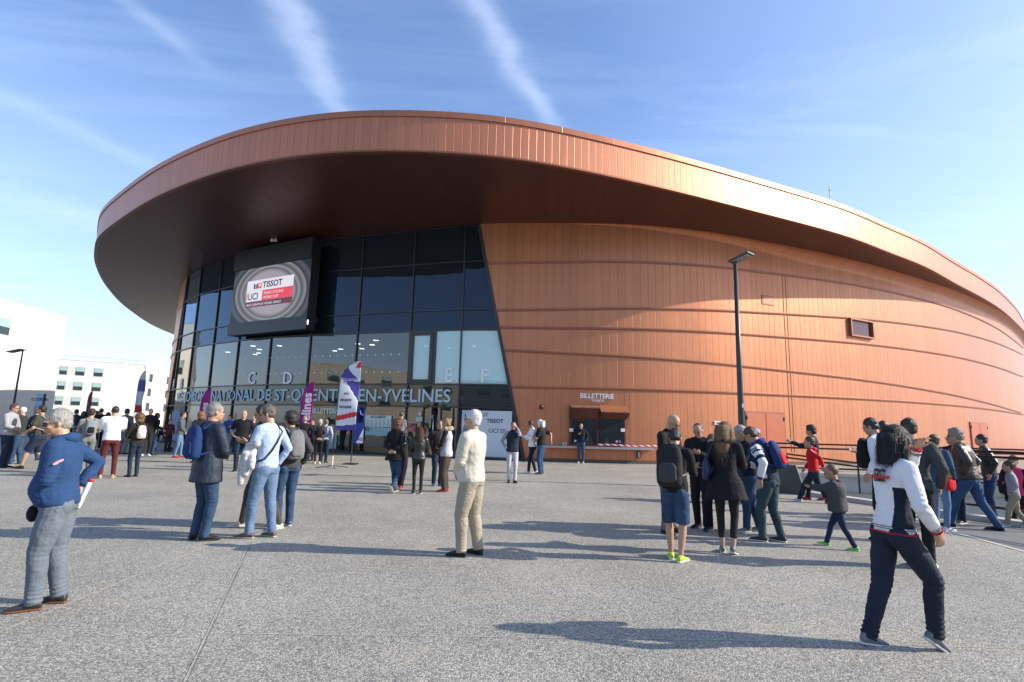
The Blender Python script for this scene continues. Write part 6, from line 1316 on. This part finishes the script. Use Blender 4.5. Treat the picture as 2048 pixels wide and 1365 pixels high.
# woman in pink standing lower down on the ramp
q = dict(label='woman in pink top and open black cardigan standing lower on the ramp', px=2026, fy=1000, ty=912, H=1.64, sex='f', dir=170, arms=('down', 'down'), top='shirt', topc=PINK, bot='slim', botc=BLK, hair='short', hairc=BRH, hat=('cap', BLK2))
o = person(q); pp = at_y(2026, 912, 11.6); o.location = (pp.x, 11.6, pp.z - 1.66)
b = Prim(); S = q['_'][0]
for s in (0, 1):
    sh, e, w_ = S['sh'][s], S['el'][s], S['wr'][s]; b.chain([sh, sh.lerp(e, .5), e, w_], [.044, .040, .034, .028], 12); sg = (1, -1)[s]
    c, F, L, U = S['sp'](.8); b.chain([c + L * (.075 * sg) + U * .03, S['sp'](.4)[0] + L * (.075 * sg), S['sp'](-.2)[0] + L * (.09 * sg)], [.04, .045, .04], 10)
put('cardigan', fuse(b, q['_'][1], .015, 2), cloth(*BLK), o)
# ================================================================ street furniture
LM = mat('lamp_post_grey', (.045, .048, .052), .4, .4)
def street_lamp(label, px, pyt, Y, bigr, arm, rz, hd):
    p = at_y(px, pyt, Y); H = p.z; x, y = p.x, Y; r = empty('street_lamp', (x, y, 0), 0, label, 'street lamp')
    def a(mb, nm, m=LM, par=r, **k): o = mb.build(nm, m, **k); o.parent = par; return o
    a(MB().tube([(0, 0, 0), (0, 0, .4), (0, 0, H * .5), (0, 0, H)], [bigr, bigr * .98, bigr * .75, bigr * .5], 14), 'pole', smooth=True); a(MB().box(0, 0, .02, bigr * 4.6, bigr * 4.6, .04), 'base_plate', bevel=.01)
    hm = Matrix.Rotation(rz, 4, 'Z') @ Matrix.Rotation(R(-14), 4, 'Y')
    a(MB().tube([(0, 0, H - .12), (0, 0, H + .04)], [bigr * .62, bigr * .62], 12), 'collar'); hd_ = MB().box(arm, 0, H + .03, hd, hd * .62, .06, 0)
    o = hd_.build('lamp_head', LM, bevel=.012); o.parent = r; o.data.transform(Matrix.Translation((0, 0, H)) @ hm @ Matrix.Translation((0, 0, -H)))
    o2 = MB().box(arm + .02, 0, H - .006, hd * .72, hd * .44, .012).build('lens', mat('lamp_lens', (.42, .40, .32), .3)); o2.data.transform(Matrix.Translation((0, 0, H)) @ hm @ Matrix.Translation((0, 0, -H))); o2.parent = o
    for k in (-1, 0, 1): o3 = MB().box(arm + .02, k * hd * .14, H - .016, hd * .6, .02, .01).build('led_strip', DARK); o3.data.transform(Matrix.Translation((0, 0, H)) @ hm @ Matrix.Translation((0, 0, -H))); o3.parent = o2
    a(MB().box(0, -bigr * .97, 1.35, .09, .02, .32), 'hatch'); a(MB().box(0.02, -bigr * .86, 2.35, .05, .02, .12), 'number_plate', mat('paper', (.75, .75, .75), .7))
street_lamp('tall dark grey lamp post in front of the copper wall by the red door', 1470, 524, 16.0, .105, .20, R(-50), .66)
street_lamp('slim lamp post before the plain white building on the left', 46, 700, 44.0, .10, -.55, R(0), 1.1)
# feather flags
def sail(px, pyb, pyt, Y, wpx, mw, cols, label, name='feather_flag', base=True, text=None, mirror=1, zb=None, lean=0, wave=.03):
    p0 = at_y(px, pyb, Y); pt = at_y(px, pyt, Y); H = pt.z; root = empty(name, (p0.x, Y, 0), 0, label, 'flag'); wd = mw; z0 = p0.z; n = 80
    prof = lambda t: (1 if t < .62 else math.sqrt(max(0, 1 - ((t - .62) / .38) ** 2.2)))       # width fraction (top curves over)
    POLE = mat('flag_pole', (.02, .02, .022), .4)
    # the pole bends over the top following the sail edge
    ep = lambda t: (-wd / 2 + (0 if t < .62 else wd * .95 * (1 - prof(t)))) * mirror + lean * t * H
    pts = [(-wd / 2 * mirror, 0, .12)] + [(ep(t), 0, z0 + (H - z0) * t) for t in np.linspace(0, 1, 24)]
    o = MB().tube(pts, [.022] + [.022 - .012 * t for t in np.linspace(0, 1, 24)], 7).build('pole', POLE, smooth=True); o.parent = root
    def P(u, t, off=0): a = ep(t); b2 = (wd / 2) * mirror * (1 if t < .93 else 1) + lean * t * H; return Vector((a + (b2 - a) * u * .985, wave * math.sin(t * 9 + u * 2.5) * u + off, z0 + (H - z0) * t + .10 * u * (1 - t) * 0))
    for nm, fn, m in cols:
        mb = MB(); NU = 26; G = [(i / NU, j / n) for i in range(NU) for j in range(n)]
        for u, t in G:
            uc, tc_ = u + .5 / NU, t + .5 / n
            if fn(uc, tc_): mb.quad([P(u, t), P(u + 1 / NU, t), P(u + 1 / NU, t + 1 / n), P(u, t + 1 / n)])
        if mb.v:
            o = mb.build(nm, m, smooth=True); o.parent = root; bm = bmesh.new(); bm.from_mesh(o.data); bmesh.ops.remove_doubles(bm, verts=bm.verts, dist=.0005); bm.to_mesh(o.data); bm.free(); sd_ = o.modifiers.new('s', 'SOLIDIFY'); sd_.thickness = .006; sd_.offset = 0
    if base:
        mb = MB(); X = -wd / 2 * mirror
        for k in range(4): an = k * math.pi / 2 + .5; mb.tube([(X, 0, .09), (X + .55 * math.cos(an), .55 * math.sin(an), .02)], .014, 6)
        o = mb.build('base_cross', POLE); o.parent = root; o = MB().tube([(X, 0, .04), (X, 0, .42)], [.032, .026], 8).build('ground_spike', mat('pale_sleeve', (.6, .6, .6), .5)); o.parent = root
    def put_text(txt, t, size, m, rot=90, u=.5):
        me = text_mesh(txt, size, .002, 'CENTER', size * .03)
        for v in me.vertices:
            x, y = (v.co.x, v.co.y - size * .33); (x, y) = (-y, x) if rot == 90 else (x, y); base_ = P(u, t); v.co = Vector((base_.x + x, base_.y - .028 - .0 + v.co.z, base_.z + y))
        o = put('flag_lettering', me, m, root); return o
    return root, put_text, P
PUR = mat('flag_purple', (.26, .012, .17), .7, 0, .3, .3, 8); FW = mat('flag_white', (.62, .64, .68), .7); FV = mat('flag_violet', (.055, .045, .27), .7); FR = mat('flag_red', (.55, .03, .03), .7); FB = mat('flag_blue', (.015, .035, .23), .6); PINKT = mat('flag_letter', (.65, .60, .66), .6)
al = lambda u, t: True
r, pt_, _ = sail(401, 893, 776, 24.5, 16, .42, [('sail', al, PUR)], 'narrow magenta feather flag reading Yvelines, left of the navy parka', wave=.02); pt_('yvelines', .50, .40, PINKT)
r, pt_, _ = sail(607, 893, 763, 22.5, 22, .48, [('sail', al, PUR)], 'magenta feather flag reading Yvelines behind the light blue sweater', wave=.02); pt_('yvelines', .52, .50, PINKT)
def c_blue(u, t): return (t < .055 + .03 * u) or (.75 < t < .92 and u < (.92 - t) / .17 * .85) or (.42 < t < .70 and u > 1 - (t - .42) / .28 * .72)
def c_red(u, t): return (.13 + .07 * u < t < .20 + .07 * u) or (t > .90 and u > .62)
r, pt_, _ = sail(690, 861, 722, 19.5, 50, .72, [('sail', lambda u, t: not c_blue(u, t) and not c_red(u, t) and t > .2, FW), ('sail_foot', lambda u, t: not c_blue(u, t) and not c_red(u, t) and t <= .2, FW), ('violet_hem', lambda u, t: c_blue(u, t) and t < .2, FV), ('violet_panel', lambda u, t: c_blue(u, t) and not c_red(u, t) and t > .72, FV), ('violet_panel', lambda u, t: c_blue(u, t) and not c_red(u, t) and .2 < t <= .72, FV), ('red_band', lambda u, t: c_red(u, t) and t < .5, FR), ('red_tip', lambda u, t: c_red(u, t) and t > .5, FR)], 'large white feather flag with violet and red bands standing in front of the glass', wave=.05, lean=.02)
for t, s in ((.52, 'FFC'), (.43, 'MCAFFE'), (.33, 'PROLINE')): pt_('□ ' + s if False else s, t, .11, mat('ink_navy', (.02, .03, .08), .6), 0, .42)
pt_('FEDERATION', .735, .085, FV, 0, .45); pt_('CYCLISME', .70, .085, FV, 0, .45)
r, pt_, _ = sail(276, 826, 741, 46, 20, .62, [('sail', lambda u, t: t >= .78, FW), ('sail', lambda u, t: .18 < t <= .50, FW), ('blue_field', lambda u, t: .50 < t < .78, mat('flag_pale_blue', (.12, .13, .36), .7)), ('red_band', lambda u, t: t <= .18, FR)], 'distant white and blue feather flag before the white apartment block', wave=.08)
r, pt_, _ = sail(174, 838, 782, 42, 6, .32, [('sail', al, mat('flag_crimson', (.22, .02, .03), .7))], 'thin dark red feather flag far off at the left', wave=.02)
# blue rectangular banner
Y = 21.5; a = at_y(706, 887, Y); b = at_y(731, 814, Y); z0, z1 = a.z, b.z; x0, x1 = a.x, b.x; root = empty('banner_flag', (x0, Y, 0), 0, 'tall dark blue rectangular banner reading SAINT QUENTIN YVELINES', 'banner')
lx = x1 - x0
def kid_(mb, nm, m, par=root, **k): o = mb.build(nm, m, **k); o.parent = par; return o
bn = kid_(MB().box(lx / 2, 0, (z0 + z1) / 2, lx, .03, z1 - z0), 'banner', FB); kid_(MB().tube([(-.03, 0, .02), (-.03, 0, z1 + .03)], .022, 8).tube([(-.03, 0, z1 + .01), (lx, 0, z1 + .01)], .016, 6), 'pole', LM); kid_(MB().box(-.03, 0, .02, .5, .5, .04), 'base_plate', LM, bevel=.01)
kid_(MB().quad([(lx * .30, -.018, z0 + .01), (lx - .01, -.018, z0 + .01), (lx - .01, -.018, z0 + (z1 - z0) * .42)]), 'white_corner', FW, bn)
for k, (t, u, s) in enumerate((('SAINT', .30, .17), ('QUENTIN', .48, .17), ('YVELINES', .66, .17))):
    me = text_mesh(t, s, .001, 'LEFT', .003)
    for v in me.vertices: v.co = Vector((lx * u + (-v.co.y) * -1 * 0 + lx * .0 + v.co.y * -1 + .1, -.02, z0 + (z1 - z0) * .56 + v.co.x * .80))
    put('banner_lettering', me, FW, bn)
me = text_mesh('SQY', .15, .001, 'LEFT', .003)
for v in me.vertices: v.co = Vector((lx * .45 + v.co.x, -.022, z0 + .12 + v.co.y))
put('banner_lettering', me, FB, bn)
kid_(MB().tube([(lx * .5, -.022, z1 - .15), (lx * .62, -.022, z1 - .30), (lx * .9, -.022, z1 - .33)], .016, 6), 'emblem', mat('emblem_blue', (.15, .35, .75), .5), bn)
# poster panel on the plain building, crowd barriers, pushchair and cups
pA, pB = at_y(66, 838, 47), at_y(88, 788, 47); x0, x1 = pA.x, pB.x; r = empty('poster_panel', ((x0 + x1) / 2, 47, 0), 0, 'upright light blue and green poster panel before the shaded white wall', 'poster panel'); w_ = x1 - x0
for nm, m, z0, z1, yy in (('panel', mat('poster_blue', (.36, .48, .66), .6), .6, pB.z, 0), ('picture_green', mat('poster_green', (.12, .42, .16), .6), .6, 1.35, -.03), ('picture_hills', mat('poster_hill', (.22, .34, .42), .6), 1.35, pB.z - 1.0, -.03)):
    o = MB().box(0, yy, (z0 + z1) / 2, w_, .05, z1 - z0).build(nm, m); o.parent = r
o = MB().box(w_ / 2 + .1, 0, pB.z / 2, .12, .12, pB.z).build('post', DARK); o.parent = r
me = text_mesh('VELODROME', .32, .004, 'CENTER', .004)
for v in me.vertices: v.co = Vector((v.co.x * .8, -.035, pB.z - .6 + v.co.y))
put('poster_lettering', me, FV, r)
def barrier(x, y, rz):
    r = empty('crowd_barrier', (x, y, 0), rz, None, 'barrier', 'metal crowd barriers at the left of the plaza'); m = mat('galvanised', (.42, .43, .44), .35, .8)
    o = MB().tube([(-1.05, 0, .15), (-1.05, 0, 1.08), (1.05, 0, 1.08), (1.05, 0, .15), (-1.05, 0, .15)], .019, 7).build('frame', m); o.parent = r; mb = MB()
    for k in range(13): mb.tube([(-.9 + .15 * k, 0, .15), (-.9 + .15 * k, 0, 1.08)], .007, 5)
    o = mb.build('bars', m); o.parent = r
    for s in (-.8, .8): o = MB().box(s, 0, .04, .05, .6, .05).build('foot', m); o.parent = r
    return r
for i, (px, py) in enumerate(((140, 900), (222, 905), (118, 903))):
    p = at_z(px, py); o = barrier(p.x, p.y, .1 * i); o['label'] = ('galvanised crowd barrier left of the red banner', 'galvanised crowd barrier behind the man in the white T shirt', 'galvanised crowd barrier furthest left')[i]
p = at_z(322, 903); r = empty('pushchair', (p.x, p.y, 0), R(200), 'folding pushchair parked by the end of the copper wall', 'pushchair'); SM = mat('galvanised', (.42, .43, .44), .35, .8)
for nm, mb, m in (('frame', MB().tube([(-.35, -.22, .1), (.1, -.22, .55), (.45, -.22, 1.0)], .013, 6).tube([(-.35, .22, .1), (.1, .22, .55), (.45, .22, 1.0)], .013, 6).tube([(.45, -.22, 1.0), (.45, .22, 1.0)], .015, 6).tube([(.35, -.22, .1), (0, -.22, .6)], .013, 6).tube([(.35, .22, .1), (0, .22, .6)], .013, 6), SM), ('seat', MB().box(0, 0, .45, .34, .38, .06).box(.2, 0, .68, .08, .38, .44), cloth(*NAVY2)), ('canopy', MB().tube([(.25, -.22, .85), (.05, -.22, .98), (-.1, -.22, .9)], .02, 6).ball((.08, 0, .88), (.22, .21, .12)), cloth(*NAVY2))):
    o = mb.build(nm, m); o.parent = r
for x, y in ((-.35, -.22), (-.35, .22), (.35, -.22), (.35, .22)): o = MB().tube([(x, y - .02, .1), (x, y + .02, .1)], .1, 14).build('wheel', BLKM := mat('tyre', (.02, .02, .02), .7)); o.parent = r
zc2 = zc + .0
for k, px in enumerate((1126, 1130.5)):
    s = W_.hit(px, 893)[0]; c = W_.pt(s, zc + .002, .22); o = MB().tube([(0, 0, 0), (0, 0, .15)], [.03, .04], 12, False).build('plastic_cup', glassmat('cup_plastic%d' % k, (.7, .7, .75), .5)); o.location = c; tag(o, ('clear plastic cup on the ticket counter, the left one', 'clear plastic cup on the ticket counter, the right one')[k], 'cup')
# green chair seen through the glass
s = W_.hit(757, 880)[0]; c = W_.pt(s, .03, -.9); r = empty('chair', c, R(100), 'green plastic chair standing inside behind the glass', 'chair'); GM = mat('chair_green', (.06, .42, .08), .5)
for nm, mb, m in (('seat', MB().box(0, 0, .46, .42, .42, .04), GM), ('backrest', MB().box(-.2, 0, .72, .04, .42, .48), GM)): o = mb.build(nm, m, bevel=.01); o.parent = r
for x in (-.18, .18):
    for y in (-.18, .18): o = MB().tube([(x, y, 0), (x * .9, y * .9, .45)], .014, 6).build('leg', SM); o.parent = r
